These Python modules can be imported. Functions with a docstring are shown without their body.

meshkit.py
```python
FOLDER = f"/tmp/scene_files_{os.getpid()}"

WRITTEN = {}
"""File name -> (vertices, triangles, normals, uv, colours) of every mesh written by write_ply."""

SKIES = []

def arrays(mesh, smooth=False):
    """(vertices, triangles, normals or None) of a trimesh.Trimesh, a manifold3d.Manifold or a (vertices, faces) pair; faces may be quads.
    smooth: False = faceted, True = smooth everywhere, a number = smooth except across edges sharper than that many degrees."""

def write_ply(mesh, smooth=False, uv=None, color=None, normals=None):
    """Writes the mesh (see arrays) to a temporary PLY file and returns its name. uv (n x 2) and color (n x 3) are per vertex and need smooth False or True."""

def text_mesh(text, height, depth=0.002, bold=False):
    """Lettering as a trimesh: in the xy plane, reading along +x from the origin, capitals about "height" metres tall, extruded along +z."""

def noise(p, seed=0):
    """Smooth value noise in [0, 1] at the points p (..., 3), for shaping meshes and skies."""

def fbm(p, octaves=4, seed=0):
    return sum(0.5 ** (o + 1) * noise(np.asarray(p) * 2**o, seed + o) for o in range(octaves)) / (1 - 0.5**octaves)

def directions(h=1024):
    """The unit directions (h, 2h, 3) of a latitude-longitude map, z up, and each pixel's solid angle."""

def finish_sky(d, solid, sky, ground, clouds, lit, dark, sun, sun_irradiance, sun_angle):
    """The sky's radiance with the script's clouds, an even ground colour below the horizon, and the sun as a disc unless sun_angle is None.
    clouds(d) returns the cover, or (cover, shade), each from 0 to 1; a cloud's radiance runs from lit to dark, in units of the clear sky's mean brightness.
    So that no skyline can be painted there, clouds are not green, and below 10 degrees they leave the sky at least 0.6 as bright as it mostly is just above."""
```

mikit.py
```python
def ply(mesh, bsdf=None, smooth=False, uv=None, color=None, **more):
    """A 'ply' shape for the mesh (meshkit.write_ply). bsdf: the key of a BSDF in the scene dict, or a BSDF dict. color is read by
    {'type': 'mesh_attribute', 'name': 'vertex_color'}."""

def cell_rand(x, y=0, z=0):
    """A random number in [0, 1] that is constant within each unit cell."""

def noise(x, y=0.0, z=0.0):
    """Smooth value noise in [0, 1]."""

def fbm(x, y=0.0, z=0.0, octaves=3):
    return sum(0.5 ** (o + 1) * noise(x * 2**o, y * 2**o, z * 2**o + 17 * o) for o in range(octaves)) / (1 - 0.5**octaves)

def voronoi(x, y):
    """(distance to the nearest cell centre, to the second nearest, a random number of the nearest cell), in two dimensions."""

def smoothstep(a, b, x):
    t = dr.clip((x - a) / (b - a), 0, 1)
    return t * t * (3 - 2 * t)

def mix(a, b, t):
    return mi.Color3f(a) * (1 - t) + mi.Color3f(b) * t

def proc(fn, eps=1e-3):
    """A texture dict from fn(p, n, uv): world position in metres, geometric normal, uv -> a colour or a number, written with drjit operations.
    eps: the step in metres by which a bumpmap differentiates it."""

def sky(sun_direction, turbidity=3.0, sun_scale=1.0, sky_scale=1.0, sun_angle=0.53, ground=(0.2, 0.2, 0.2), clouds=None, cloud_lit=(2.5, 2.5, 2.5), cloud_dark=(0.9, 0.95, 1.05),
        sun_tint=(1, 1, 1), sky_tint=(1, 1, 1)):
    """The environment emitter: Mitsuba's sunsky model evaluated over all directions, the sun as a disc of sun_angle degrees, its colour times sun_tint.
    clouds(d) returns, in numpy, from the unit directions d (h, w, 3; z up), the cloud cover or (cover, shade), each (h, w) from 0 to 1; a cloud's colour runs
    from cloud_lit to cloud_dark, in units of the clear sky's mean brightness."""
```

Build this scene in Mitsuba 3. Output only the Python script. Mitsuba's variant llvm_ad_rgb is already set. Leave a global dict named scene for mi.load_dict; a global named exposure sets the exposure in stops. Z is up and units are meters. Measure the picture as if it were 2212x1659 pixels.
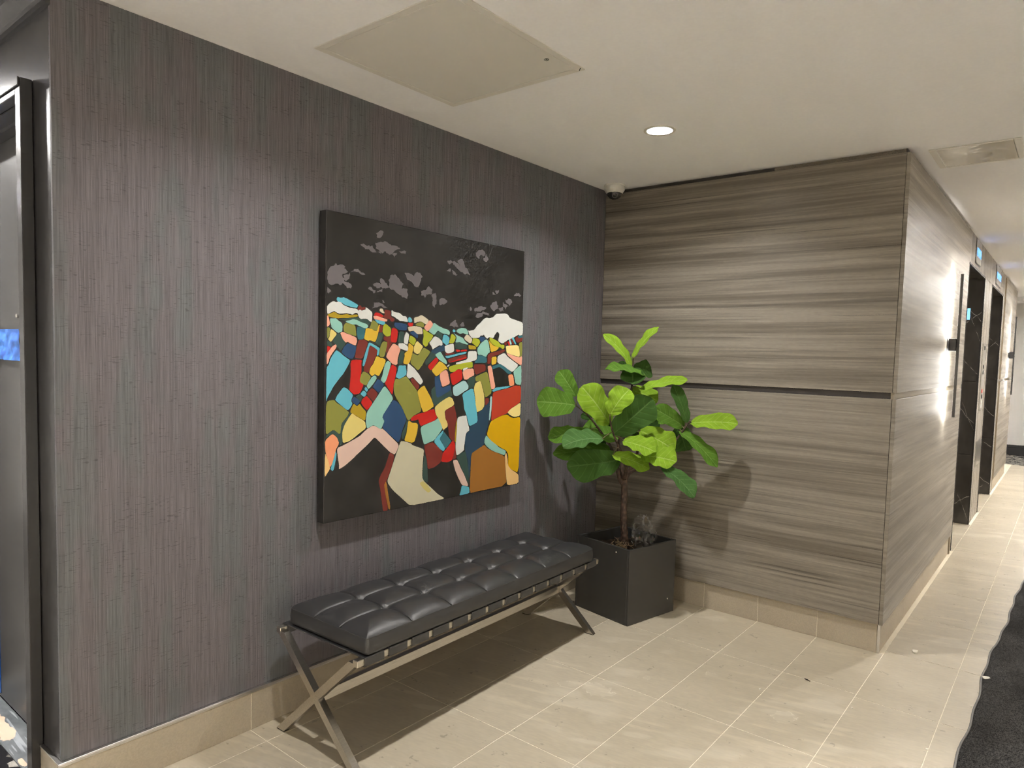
import math, numpy as np, trimesh, mitsuba as mi, mikit, meshkit, drjit as dr
import shapely.geometry as sg
from shapely import affinity
from mikit import noise, fbm, cell_rand, smoothstep, mix, voronoi
T4 = mi.ScalarTransform4f
scene, labels = {'type': 'scene'}, {}

# ---------------------------------------------------------------- camera, lights, exposure
exposure = 0.72
CAM = np.eye(4)
CAM[:3, 0] = [-0.63058206, 0.77567901, -0.02623635]
CAM[:3, 1] = [0.03252905, 0.0601887, 0.99765685]
CAM[:3, 2] = [0.77544061, 0.62825106, -0.06318601]
CAM[:3, 3] = [-3.66526, -2.27740, 1.40]
scene['camera'] = {'type': 'perspective', 'to_world': T4(CAM), 'fov': 72.8172, 'fov_axis': 'x',
                   'near_clip': 0.02, 'far_clip': 100.0, 'principal_point_offset_y': -0.01772}
H = 2.398          # ceiling height
W = 1.6296         # depth of the alcove
LAMP = (1.0, 0.96, 0.925)
ALCOVE_LAMPS = [(-0.845, -0.79), (-2.43, -0.82)]
CORRIDOR_LAMPS = [(-4.4, -3.1), (-2.5, -3.3), (2.3, -2.4), (4.3, -2.4), (6.3, -2.4), (8.1, -2.4)]
CARPET_LAMPS = [(-3.33, 1.40), (-3.33, 3.30)]
I_ALCOVE, I_CORR, I_FAR, I_CARPET = 4.6, 46.0, 8.0, 16.0      # candela-like units of each downlight
SCONCE_L = 620.0                                    # radiance of the wall-washing strips


# ---------------------------------------------------------------- helpers
def lin(r, g=None, b=None, k=1.0):
    c = np.array([r, g, b] if g is not None else r, float) / 255
    return [float(min(0.95, x)) for x in np.where(c <= 0.04045, c / 12.92, ((c + 0.055) / 1.055) ** 2.4) * k]


def rgb(c):
    return {'type': 'rgb', 'value': [float(x) for x in c]}


def mat(key, c, rough=0.5, metal=0.0, spec=0.5, bump=None, bscale=1.0, eps=1e-3, **kw):
    b = {'type': 'principled', 'base_color': c if isinstance(c, dict) else rgb(c), 'roughness': rough, 'metallic': metal, 'specular': spec, **kw}
    if bump is not None:
        b = {'type': 'bumpmap', 'arbitrary': mikit.proc(bump, eps), 'scale': bscale, 'nested': b}
    scene[key] = {'type': 'twosided', 'nested': b}
    return key


taken = {}


def unique(name):
    n = taken.get(name, -1) + 1
    taken[name] = n
    return name if n == 0 else f'{name}_{n:03d}'


def put(parent, name, mesh, bsdf, smooth=False, **kw):
    """One entry of the scene; parent '' = top level."""
    key = unique(f'{parent}__{name}' if parent else name)
    scene[key] = mikit.ply(mesh, bsdf, smooth=smooth, **kw)
    return key


def tag(key, label=None, category=None, group=None, kind=None):
    labels[key] = {k: v for k, v in dict(label=label, category=category, group=group, kind=kind).items() if v}
    return key


def thing(name, label, category, group=None):
    return tag(unique(name), label, category, group)


def struct(name, label=None):
    taken.setdefault(name, 0)
    return tag(name, label, None, None, 'structure')


def box(x0, x1, y0, y1, z0, z1):
    m = trimesh.creation.box((x1 - x0, y1 - y0, z1 - z0))
    m.apply_translation(((x0 + x1) / 2, (y0 + y1) / 2, (z0 + z1) / 2))
    return m


def cbox(x0, x1, y0, y1, z0, z1, c=0.002):
    """Box with chamfered edges."""
    c = min(c, (x1 - x0) * .4, (y1 - y0) * .4, (z1 - z0) * .4)
    p = []
    for a in (0, 1):
        for b in (0, 1):
            for d in (0, 1):
                x, y, z = (x0, x1)[a], (y0, y1)[b], (z0, z1)[d]
                sx, sy, sz = c * (1 - 2 * a), c * (1 - 2 * b), c * (1 - 2 * d)
                p += [(x, y + sy, z + sz), (x + sx, y, z + sz), (x + sx, y + sy, z)]
    return trimesh.convex.convex_hull(np.array(p))


def cat(*ms):
    return trimesh.util.concatenate(list(ms))


def lathe(profile, n=48):
    """profile: (radius, z) pairs from bottom to top."""
    return trimesh.creation.revolve(np.array(profile, float), sections=n)


def at(m, x=0, y=0, z=0, rz=0.0):
    m = m.copy()
    if rz:
        m.apply_transform(trimesh.transformations.rotation_matrix(rz, [0, 0, 1]))
    m.apply_translation((x, y, z))
    return m


def tube(points, radii, n=10, steps=6):
    """Smooth tube through the points."""
    P = np.array(points, float)
    rr = np.broadcast_to(np.array(radii, float), (len(P),))
    t = np.linspace(0, len(P) - 1, (len(P) - 1) * steps + 1)
    from scipy.interpolate import CubicSpline
    k = np.arange(len(P))
    C = CubicSpline(k, P)(t) if len(P) > 2 else np.array([P[0] + (P[1] - P[0]) * s for s in t])
    R = np.interp(t, k, rr)
    d = np.gradient(C, axis=0)
    d /= np.linalg.norm(d, axis=1, keepdims=True)
    a = np.array([0.3, 0.9, 0.1])
    V, F = [], []
    for i in range(len(C)):
        a = a - d[i] * (a @ d[i])
        a /= np.linalg.norm(a)
        b = np.cross(d[i], a)
        for j in range(n):
            q = 2 * math.pi * j / n
            V.append(C[i] + R[i] * (a * math.cos(q) + b * math.sin(q)))
    for i in range(len(C) - 1):
        for j in range(n):
            p, q = i * n + j, i * n + (j + 1) % n
            F += [(p, q, q + n), (p, q + n, p + n)]
    V += [C[0], C[-1]]
    for j in range(n):
        F += [(len(V) - 2, (j + 1) % n, j), (len(V) - 1, (len(C) - 1) * n + j, (len(C) - 1) * n + (j + 1) % n)]
    return trimesh.Trimesh(np.array(V), np.array(F), process=False)


def prism(poly, depth, frame):
    """Extrude a shapely polygon (u, v) by depth; frame maps (u, v, h) to the world with a 3x4 matrix."""
    m = trimesh.creation.extrude_polygon(poly, depth, engine='earcut')
    M = np.eye(4)
    M[:3] = np.array(frame, float)
    m.apply_transform(M)
    return m


# ---------------------------------------------------------------- materials
def f_wallpaper(p, n, uv):
    u, v = p.x + 0.37 * p.y, p.z
    a = noise(u * 330, v * 7, 1.0)
    b = noise(u * 620, v * 30, 2.0)
    s = smoothstep(0.72, 0.95, noise(u * 80, v * 430, 3.0)) * smoothstep(0.25, 0.7, noise(u * 14, v * 40, 7.0))
    blot = smoothstep(0.42, 0.72, noise(u * 16, v * 2.6, 4.0) * 0.6 + noise(u * 45, v * 9, 5.0) * 0.4)
    c = mix((0.120, 0.111, 0.121), (0.107, 0.113, 0.119), blot)
    big = noise(u * 2.2, v * 1.1, 6.0)
    return c * (0.68 + 0.40 * a + 0.24 * b + 0.12 * (big - 0.5)) * (1 - 0.30 * s)


def f_wallpaper_h(p, n, uv):
    u, v = p.x + 0.37 * p.y, p.z
    return noise(u * 330, v * 7, 1.0) * 0.6 + noise(u * 620, v * 30, 2.0) * 0.2 - 0.3 * smoothstep(0.72, 0.95, noise(u * 80, v * 430, 3.0))


def grain(s, h, k):
    """Linear wood grain: s runs along the grain, h across it."""
    h = h + 0.006 * noise(s * 1.7, h * 9, k) + 0.0015 * noise(s * 9, h * 40, k + 1)
    band = noise(s * 0.9, h * 26, k + 2) * 0.45 + noise(s * 1.6, h * 75, k + 3) * 0.33 + noise(s * 5, h * 210, k + 4) * 0.22
    line = smoothstep(0.74, 0.90, noise(s * 1.3, h * 120, k + 5)) * smoothstep(0.3, 0.6, noise(s * 2.6, h * 30, k + 6))
    light = smoothstep(0.76, 0.92, noise(s * 2.1, h * 150, k + 7))
    c = mix((0.150, 0.131, 0.104), (0.300, 0.272, 0.228), smoothstep(0.22, 0.78, band))
    c = c * (1 - 0.40 * line) * (1 + 0.18 * light)
    return c * (0.93 + 0.14 * noise(s * 60, h * 420, k + 8))


def f_wood_y(p, n, uv):
    return grain(p.y + p.x, p.z, 1.0) * 0.88


def f_wood_x(p, n, uv):
    return mix((0.225, 0.200, 0.163), grain(p.x + p.y, p.z + 0.31, 11.0), 0.62)


def f_wood_v(p, n, uv):
    return grain(p.z, p.x + p.y, 23.0)


def blob(p, x, y, a, b, k):
    d = dr.sqrt(dr.square((p.x - x) / a) + dr.square((p.y - y) / b)) + 0.9 * (fbm(p.x * 45, p.y * 45, k) - 0.5)
    return d


def f_tile(p, n, uv):
    x, y = p.x, p.y
    base = mix((0.440, 0.388, 0.292), (0.525, 0.468, 0.362), fbm(x * 5, y * 2.2, 3.0))
    streak = smoothstep(0.60, 0.85, noise((x + 0.25 * y) * 38, y * 5.5, 5.0)) * smoothstep(0.35, 0.7, noise(x * 3, y * 2, 8.0))
    fine = noise((x + 0.2 * y) * 190, y * 45, 6.0)
    c = base * (0.95 + 0.08 * fine) * (1 + 0.10 * streak)
    smear = smoothstep(0.62, 0.82, noise((x * 0.9 + y * 0.4) * 21, (y - 0.3 * x) * 6, 9.0)) * smoothstep(0.48, 0.66, noise(x * 2.7 + 4, y * 2.7, 12.0))
    c = mix(c, (0.72, 0.67, 0.56), 0.20 * smear)
    for (sx, sy, a, b, k, s) in ((-1.213, -0.800, .050, .070, 1.0, .16), (-1.262, -0.680, .035, .045, 2.0, .06), (-0.905, -1.470, .05, .045, 3.0, .10), (-0.98, -0.90, .016, .014, 4.0, .10), (-0.75, -1.10, .02, .03, 5.0, .06)):
        d = blob(p, sx, sy, a, b, k)
        c = mix(c, (0.78, 0.73, 0.62), s * (1 - smoothstep(0.85, 1.0, d)) + 0.55 * smoothstep(0.88, 0.97, d) * (1 - smoothstep(0.97, 1.04, d)) * smoothstep(0.35, 0.7, noise(p.x * 50, p.y * 50, k)))
    dark = smoothstep(0.86, 0.93, noise(x * 30, y * 30, 14.0)) * smoothstep(0.6, 0.8, noise(x * 160, y * 120, 15.0))
    return c * (1 - 0.25 * dark)


def f_tile_base(p, n, uv):
    c = mix((0.40, 0.345, 0.262), (0.47, 0.41, 0.318), fbm(p.x * 6 + p.y * 6, p.z * 6, 2.0))
    return c * (0.94 + 0.12 * noise((p.x + p.y) * 240, p.z * 240, 4.0))


def f_marble(p, n, uv):
    h = p.x + 1.0 * p.y
    w = 0.05 * noise(h * 14, p.z * 6, 3.0) + 0.012 * noise(h * 60, p.z * 40, 4.0)
    v = mi.Float(0)
    for k, (a, f, keep) in enumerate(((-1.1, 2.6, 0.42), (0.9, 1.9, 0.55), (-2.6, 1.3, 0.5))):
        q = (p.z + a * p.y + w) * f + 0.37 * k + 3.1 * dr.floor(p.x)
        c = dr.floor(q)
        d = dr.abs(q - c - 0.3 - 0.4 * cell_rand(c, k, 5.0)) / f
        v = dr.maximum(v, (1 - smoothstep(0.0012, 0.0042, d)) * dr.select(cell_rand(c, k, 9.0) > keep, 1.0, 0.0) * smoothstep(0.25, 0.6, noise(p.y * 30, p.z * 22, 7.0 + k)))
    c = mix((0.012, 0.011, 0.010), (0.034, 0.031, 0.027), fbm(h * 12, p.z * 9, 2.0))
    return mix(c, (0.30, 0.285, 0.26), 0.85 * v)


def f_leather(p, n, uv):
    dust = smoothstep(0.60, 0.82, fbm(p.x * 7, p.y * 11, p.z * 9, 3)) * 0.55
    return mix((0.0155, 0.0165, 0.0185), (0.045, 0.046, 0.048), dust * noise(p.x * 120, p.y * 120, p.z * 120))


def f_leather_h(p, n, uv):
    return noise(p.x * 700, p.y * 700, p.z * 700)


def f_mat(p, n, uv):
    a = noise(p.x * 260, p.y * 420, 1.0)
    b = noise(p.x * 520, p.y * 520, 2.0)
    w = fbm(p.x * 6, p.y * 11, 3.0)
    return mix((0.003, 0.003, 0.004), (0.105, 0.104, 0.102), smoothstep(0.15, 0.9, a * 0.55 + b * 0.45)) * (0.25 + 1.0 * w)


def f_mat_h(p, n, uv):
    return noise(p.x * 260, p.y * 420, 1.0) + 0.6 * noise(p.x * 520, p.y * 520, 2.0)


def f_carpet(p, n, uv):
    d1, d2, r = voronoi((p.x + 0.01 * noise(p.x * 40, p.y * 40)) * 26, (p.y + 0.01 * noise(p.x * 40 + 9, p.y * 40)) * 17)
    m = smoothstep(0.06, 0.16, d2 - d1) * smoothstep(0.25, 0.55, r)
    return mix((0.010, 0.010, 0.012), (0.42, 0.40, 0.36), m * (0.6 + 0.4 * noise(p.x * 300, p.y * 300)))


def f_scuffed(p, n, uv):
    s = noise(p.y * 7 + p.x * 60, p.x * 160 - p.y * 9, 1.0)
    c = mix((0.055, 0.065, 0.072), (0.15, 0.165, 0.175), fbm(p.x * 30, p.y * 18, 2.0)) + mix((0, 0, 0), (0.16, 0.17, 0.18), smoothstep(0.72, 0.9, s))
    d = dr.sqrt(dr.square((p.x + 2.925) / 0.030) + dr.square((p.y - 0.66) / 0.16)) + 0.7 * (fbm(p.x * 40, p.y * 25, 5.0) - 0.5)
    d2 = dr.sqrt(dr.square((p.x + 2.945) / 0.010) + dr.square((p.y - 0.345) / 0.035)) + 0.5 * (fbm(p.x * 60, p.y * 40, 6.0) - 0.5)
    return mix(c, (0.62, 0.45, 0.33), 1 - smoothstep(0.85, 0.95, dr.minimum(d, d2)))


def f_canvas(p, n, uv):
    return mix((0.0070, 0.0068, 0.0066), (0.0135, 0.0132, 0.0130), smoothstep(0.3, 0.8, fbm(p.x * 9, p.z * 9, 1.0)))


def f_canvas_h(p, n, uv):
    up = smoothstep(1.30, 1.45, p.z) * smoothstep(-1.55, -1.25, p.x)
    a = fbm(p.x * 28, p.z * 28, 2.0)
    return (0.25 + 0.75 * up) * (dr.abs(noise(p.x * 34 + 3 * a, p.z * 26, 3.0) - 0.5) + 0.35 * noise(p.x * 120, p.z * 120, 4.0))


def f_leaf(base, vein):
    def fn(p, n, uv):
        t, s = uv.x, dr.abs(uv.y - 0.5) * 2
        mid = 1 - smoothstep(0.02, 0.05, s)
        q = t * 7.0 - s * 1.5
        lat = 1 - smoothstep(0.03, 0.08, dr.abs(q - dr.floor(q) - 0.5))
        c = mix(base, vein, dr.maximum(mid * 0.8, lat * 0.5 * (1 - 0.4 * s)))
        return c * (0.82 + 0.36 * fbm(t * 5 + p.x * 20, s * 4, p.z * 20))
    return fn


def f_bark(p, n, uv):
    a = noise(p.x * 140, p.y * 140, p.z * 70)
    return mix((0.018, 0.011, 0.008), (0.110, 0.062, 0.040), a * a)


def f_bark_h(p, n, uv):
    return noise(p.x * 140, p.y * 140, p.z * 70) + 0.5 * noise(p.x * 300, p.y * 300, p.z * 200)


def f_brushed(p, n, uv):
    return mix((0.50, 0.475, 0.43), (0.62, 0.59, 0.54), noise(p.x * 30, p.y * 400, p.z * 400))


def f_film_h(p, n, uv):
    return fbm(p.x * 26 + 2 * noise(p.x * 9, p.y * 9, 1.0), p.y * 26, 2.0)


def f_tape(p, n, uv):
    return mix((0.008, 0.045, 0.27), (0.055, 0.22, 0.66), fbm(p.y * 30, p.z * 45 + p.y * 18, 1.0))


def f_ceiling(p, n, uv):
    c = mix((0.865, 0.860, 0.86), (0.885, 0.880, 0.88), fbm(p.x * 1.3, p.y * 1.3, 2.0))
    return c * (0.985 + 0.03 * noise(p.x * 130, p.y * 130, 4.0))


mat('m_wallpaper', mikit.proc(f_wallpaper), 0.75, spec=0.25, bump=f_wallpaper_h, bscale=0.0005, eps=8e-4)
mat('m_ceiling', mikit.proc(f_ceiling), 0.9, spec=0.2)
mat('m_wood_y', mikit.proc(f_wood_y), 0.38, spec=0.35)
mat('m_wood_x', mikit.proc(f_wood_x), 0.36, spec=0.45)
mat('m_wood_v', mikit.proc(f_wood_v), 0.36, spec=0.45)
mat('m_tile', mikit.proc(f_tile), 0.34, spec=0.4)
mat('m_tile_base', mikit.proc(f_tile_base), 0.45, spec=0.35)
mat('m_grout', (0.76, 0.70, 0.57), 0.9, spec=0.2)
mat('m_reveal', (0.030, 0.027, 0.026), 0.6, spec=0.3)
mat('m_reveal_side', (0.30, 0.26, 0.20), 0.5, spec=0.4)
mat('m_trim_metal', (0.72, 0.70, 0.68), 0.30, metal=1.0)
mat('m_black_paint', (0.012, 0.012, 0.0135), 0.26, spec=0.5)
mat('m_black_matte', (0.015, 0.015, 0.016), 0.5)
mat('m_door', (0.040, 0.040, 0.040), 0.30, spec=0.5)
mat('m_wall_paint', (0.84, 0.825, 0.79), 0.8, spec=0.25)
mat('m_access', (0.76, 0.735, 0.67), 0.45, spec=0.4)
mat('m_film', (0.50, 0.46, 0.37), 0.14, spec=0.9, bump=f_film_h, bscale=0.006, eps=2e-3)
mat('m_white_plastic', (0.78, 0.76, 0.70), 0.35)
mat('m_lamp_trim', (0.74, 0.71, 0.63), 0.4)
mat('m_dome', (0.006, 0.006, 0.006), 0.06, spec=0.6)
mat('m_lens_ring', (0.13, 0.12, 0.12), 0.3)
mat('m_marble', mikit.proc(f_marble), 0.14, spec=0.5)
mat('m_steel', mikit.proc(f_brushed), 0.26, metal=1.0)
mat('m_steel_plain', (0.60, 0.57, 0.51), 0.28, metal=1.0)
mat('m_bronze', (0.42, 0.36, 0.27), 0.30, metal=1.0)
mat('m_edge_black', (0.006, 0.006, 0.006), 0.3)
mat('m_sconce', (0.012, 0.012, 0.013), 0.4)
mat('m_leather', mikit.proc(f_leather), 0.40, spec=0.5, bump=f_leather_h, bscale=0.00012, eps=5e-4)
mat('m_leather_strap', (0.020, 0.021, 0.023), 0.36)
mat('m_planter', (0.022, 0.0225, 0.022), 0.42, spec=0.45)
mat('m_soil', (0.020, 0.014, 0.010), 0.9, spec=0.1)
mat('m_root', (0.28, 0.20, 0.12), 0.8)
mat('m_bark', mikit.proc(f_bark), 0.65, bump=f_bark_h, bscale=0.003)
mat('m_twig', (0.10, 0.075, 0.040), 0.6)
mat('m_mat', mikit.proc(f_mat), 0.95, spec=0.1, bump=f_mat_h, bscale=0.003, eps=1e-3)
mat('m_mat_edge', (0.16, 0.155, 0.15), 0.7)
mat('m_carpet', mikit.proc(f_carpet), 0.95, spec=0.1)
mat('m_scuffed', mikit.proc(f_scuffed), 0.55)
mat('m_tape', mikit.proc(f_tape), 0.45)
mat('m_blue_film', (0.02, 0.12, 0.50), 0.2)
mat('m_chip_white', (0.82, 0.79, 0.70), 0.8)
mat('m_chip_dark', (0.03, 0.025, 0.02), 0.8)
mat('m_canvas', mikit.proc(f_canvas), 0.50, spec=0.25, bump=f_canvas_h, bscale=0.0045, eps=1.5e-3)
mat('m_canvas_side', (0.006, 0.006, 0.0065), 0.5)
mat('m_red', (0.55, 0.04, 0.03), 0.4)
mat('m_screw', (0.75, 0.72, 0.66), 0.25, metal=1.0)
scene['m_plastic'] = {'type': 'thindielectric', 'int_ior': 1.6}
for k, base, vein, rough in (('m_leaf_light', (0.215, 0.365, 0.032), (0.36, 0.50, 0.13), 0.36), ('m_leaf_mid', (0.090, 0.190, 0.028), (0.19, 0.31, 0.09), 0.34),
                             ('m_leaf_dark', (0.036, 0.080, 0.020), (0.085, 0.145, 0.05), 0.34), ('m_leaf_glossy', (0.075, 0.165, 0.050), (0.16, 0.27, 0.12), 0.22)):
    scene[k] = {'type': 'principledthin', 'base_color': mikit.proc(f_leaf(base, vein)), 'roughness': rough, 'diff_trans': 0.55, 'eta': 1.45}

# ---------------------------------------------------------------- floor
GROUT = -0.0009
floor = struct('floor', 'beige porcelain tile floor')
scene['floor'] = mikit.ply(box(-5.2, 8.55, -3.9, 0.02, -0.1, GROUT), 'm_grout')
g = 0.0015


def tile(x0, x1, y0, y1):
    put('floor', 'tile', cbox(x0 + g, x1 - g, y0 + g, y1 - g, -0.008, 0.0, 0.0007), 'm_tile')


xs = [0.022, -0.507, -1.117, -1.727, -2.337, -2.947, -3.557]
ys = [-0.001, -0.119, -0.4222, -0.725, -1.0278, -1.3305, -1.637]
for i in range(len(xs) - 2):
    for j in range(len(ys) - 1):
        tile(xs[i + 1], xs[i], ys[j + 1], ys[j])
kx = [0.072 + 0.612 * k for k in range(-5, 14)] + [8.55]
for i in range(len(kx) - 1):
    for y1 in (-1.637, -1.9415):
        tile(kx[i], kx[i + 1], y1 - 0.3045, y1)
tile(2.46, 3.59, -1.637, -1.44)
tile(4.275, 5.465, -1.637, -1.44)
rest = [box(a + g, min(a + 0.612, 8.55) - g, y + g, y + 0.303 - g, -0.008, 0.0) for a in np.arange(-4.9, 8.5, 0.612) for y in np.arange(-3.864, -2.30, 0.3035)]
rest += [box(a + g, a + 0.61 - g, y + g, y + 0.303 - g, -0.008, 0.0) for a in (-5.1, -4.49, -3.86) for y in np.arange(-2.246, -0.35, 0.3035)]
k = put('floor', 'tile_field', cat(*rest), 'm_tile')
labels[k] = {'kind': 'stuff'}

struct('carpet_left', 'black carpet with a pale broken pattern, beside the threshold')
scene['carpet_left'] = mikit.ply(box(-5.2, -2.956, -0.05, 4.2, -0.05, 0.002), 'm_carpet')
struct('carpet_end', 'patterned grey carpet at the far end of the corridor')
scene['carpet_end'] = mikit.ply(box(8.552, 11.0, -3.9, 3.0, -0.05, 0.003), 'm_carpet')

# ---------------------------------------------------------------- ceiling
struct('ceiling', 'off-white painted ceiling')
scene['ceiling'] = mikit.ply(box(-5.2, 11.0, -3.9, 4.2, H, H + 0.1), 'm_ceiling')
struct('trim_1', 'dropped ceiling edge at the far end of the corridor')
scene['trim_1'] = mikit.ply(box(8.6, 8.8, -3.9, 3.0, 2.335, H), 'm_ceiling')

# ---------------------------------------------------------------- walls
struct('wall_back', 'taupe woven wallpaper wall')
scene['wall_back'] = mikit.ply(box(-2.943, 0.10, 0.0, 0.012, 0.0, H), 'm_wallpaper')
struct('wall_left', 'black painted wall beside the door')
DY0, DY1, DZ = 0.19, 1.12, 2.115
scene['wall_left'] = mikit.ply(cat(box(-2.943, -2.75, 0.0122, DY0 - 0.02, 0, H), box(-2.943, -2.75, DY0 - 0.02, DY1 + 0.02, DZ + 0.02, H), box(-2.943, -2.75, DY1 + 0.02, 4.2, 0, H)), 'm_black_paint')
struct('wall_left_far')
scene['wall_left_far'] = mikit.ply(box(-5.3, -5.2, -3.9, 4.2, 0, H), 'm_wall_paint')
struct('wall_carpet_end')
scene['wall_carpet_end'] = mikit.ply(box(-5.2, -2.75, 4.2, 4.3, 0, H), 'm_wall_paint')
struct('wall_front')
scene['wall_front'] = mikit.ply(box(-5.2, 11.0, -4.0, -3.9, 0, H), 'm_wall_paint')
struct('wall_far', 'pale wall at the far end of the corridor')
scene['wall_far'] = mikit.ply(box(9.86, 9.96, -3.9, 3.0, 0, H), 'm_wall_paint')
struct('baseboard_far', 'black baseboard of the far wall')
scene['baseboard_far'] = mikit.ply(cat(cbox(9.842, 9.86, -3.9, 3.0, 0.003, 0.125, 0.004), cbox(9.848, 9.86, -3.9, 3.0, 0.125, 0.165, 0.004)), 'm_black_matte')

# wood-panelled end wall and the corridor wall beside it
TH, ZB, ZG0, ZG1, ZT = 0.017, 0.1432, 1.232, 1.262, 2.374
struct('wall_right', 'end wall clad in grey-brown wood laminate panels with one dark groove')
scene['wall_right'] = mikit.ply(box(0.026, 0.12, -W + 0.020, 0.0, 0, H), 'm_reveal')
for z0, z1 in ((ZB, ZG0), (ZG1, ZT)):
    put('wall_right', 'panel', cbox(0.0, TH, -W + TH + 0.0015, -0.0015, z0, z1, 0.0008), 'm_wood_y')
put('wall_right', 'reveal_channel', box(0.012, 0.026, -W + 0.024, -0.001, ZG0 - 0.004, ZG1 + 0.004), 'm_reveal')
struct('wall_corridor', 'corridor wall clad in grey-brown wood laminate panels')
scene['wall_corridor'] = mikit.ply(box(0.026, 2.37, -W + 0.026, -1.0, 0, H), 'm_reveal_side')
put('wall_corridor', 'reveal_channel', box(0.010, 2.365, -W + 0.011, -W + 0.026, ZG0 - 0.006, ZG1 + 0.006), 'm_reveal_side')
for z0, z1 in ((ZB, ZG0), (ZG1, ZT)):
    put('wall_corridor', 'panel', cbox(0.0, 2.37, -W, -W + TH, z0, z1, 0.0008), 'm_wood_x')
X2, X3 = 5.72, 7.45
struct('wall_corridor_far', 'far stretch of wood-panelled corridor wall behind the second sconce')
scene['wall_corridor_far'] = mikit.ply(box(X2 + 0.03, X3, -W + 0.026, -1.0, 0, H), 'm_reveal_side')
for z0, z1 in ((ZB, ZG0), (ZG1, ZT)):
    put('wall_corridor_far', 'panel', cbox(X2, X3, -W, -W + TH, z0, z1, 0.0008), 'm_wood_x')
    put('wall_corridor_far', 'panel_edge', box(X2 - 0.004, X2 - 0.0005, -W - 0.0, -W + 0.03, z0, z1), 'm_bronze')
struct('wall_corridor_return')
scene['wall_corridor_return'] = mikit.ply(box(X3 - 0.1, X3, -0.999, 3.0, 0, H), 'm_wall_paint')

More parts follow.
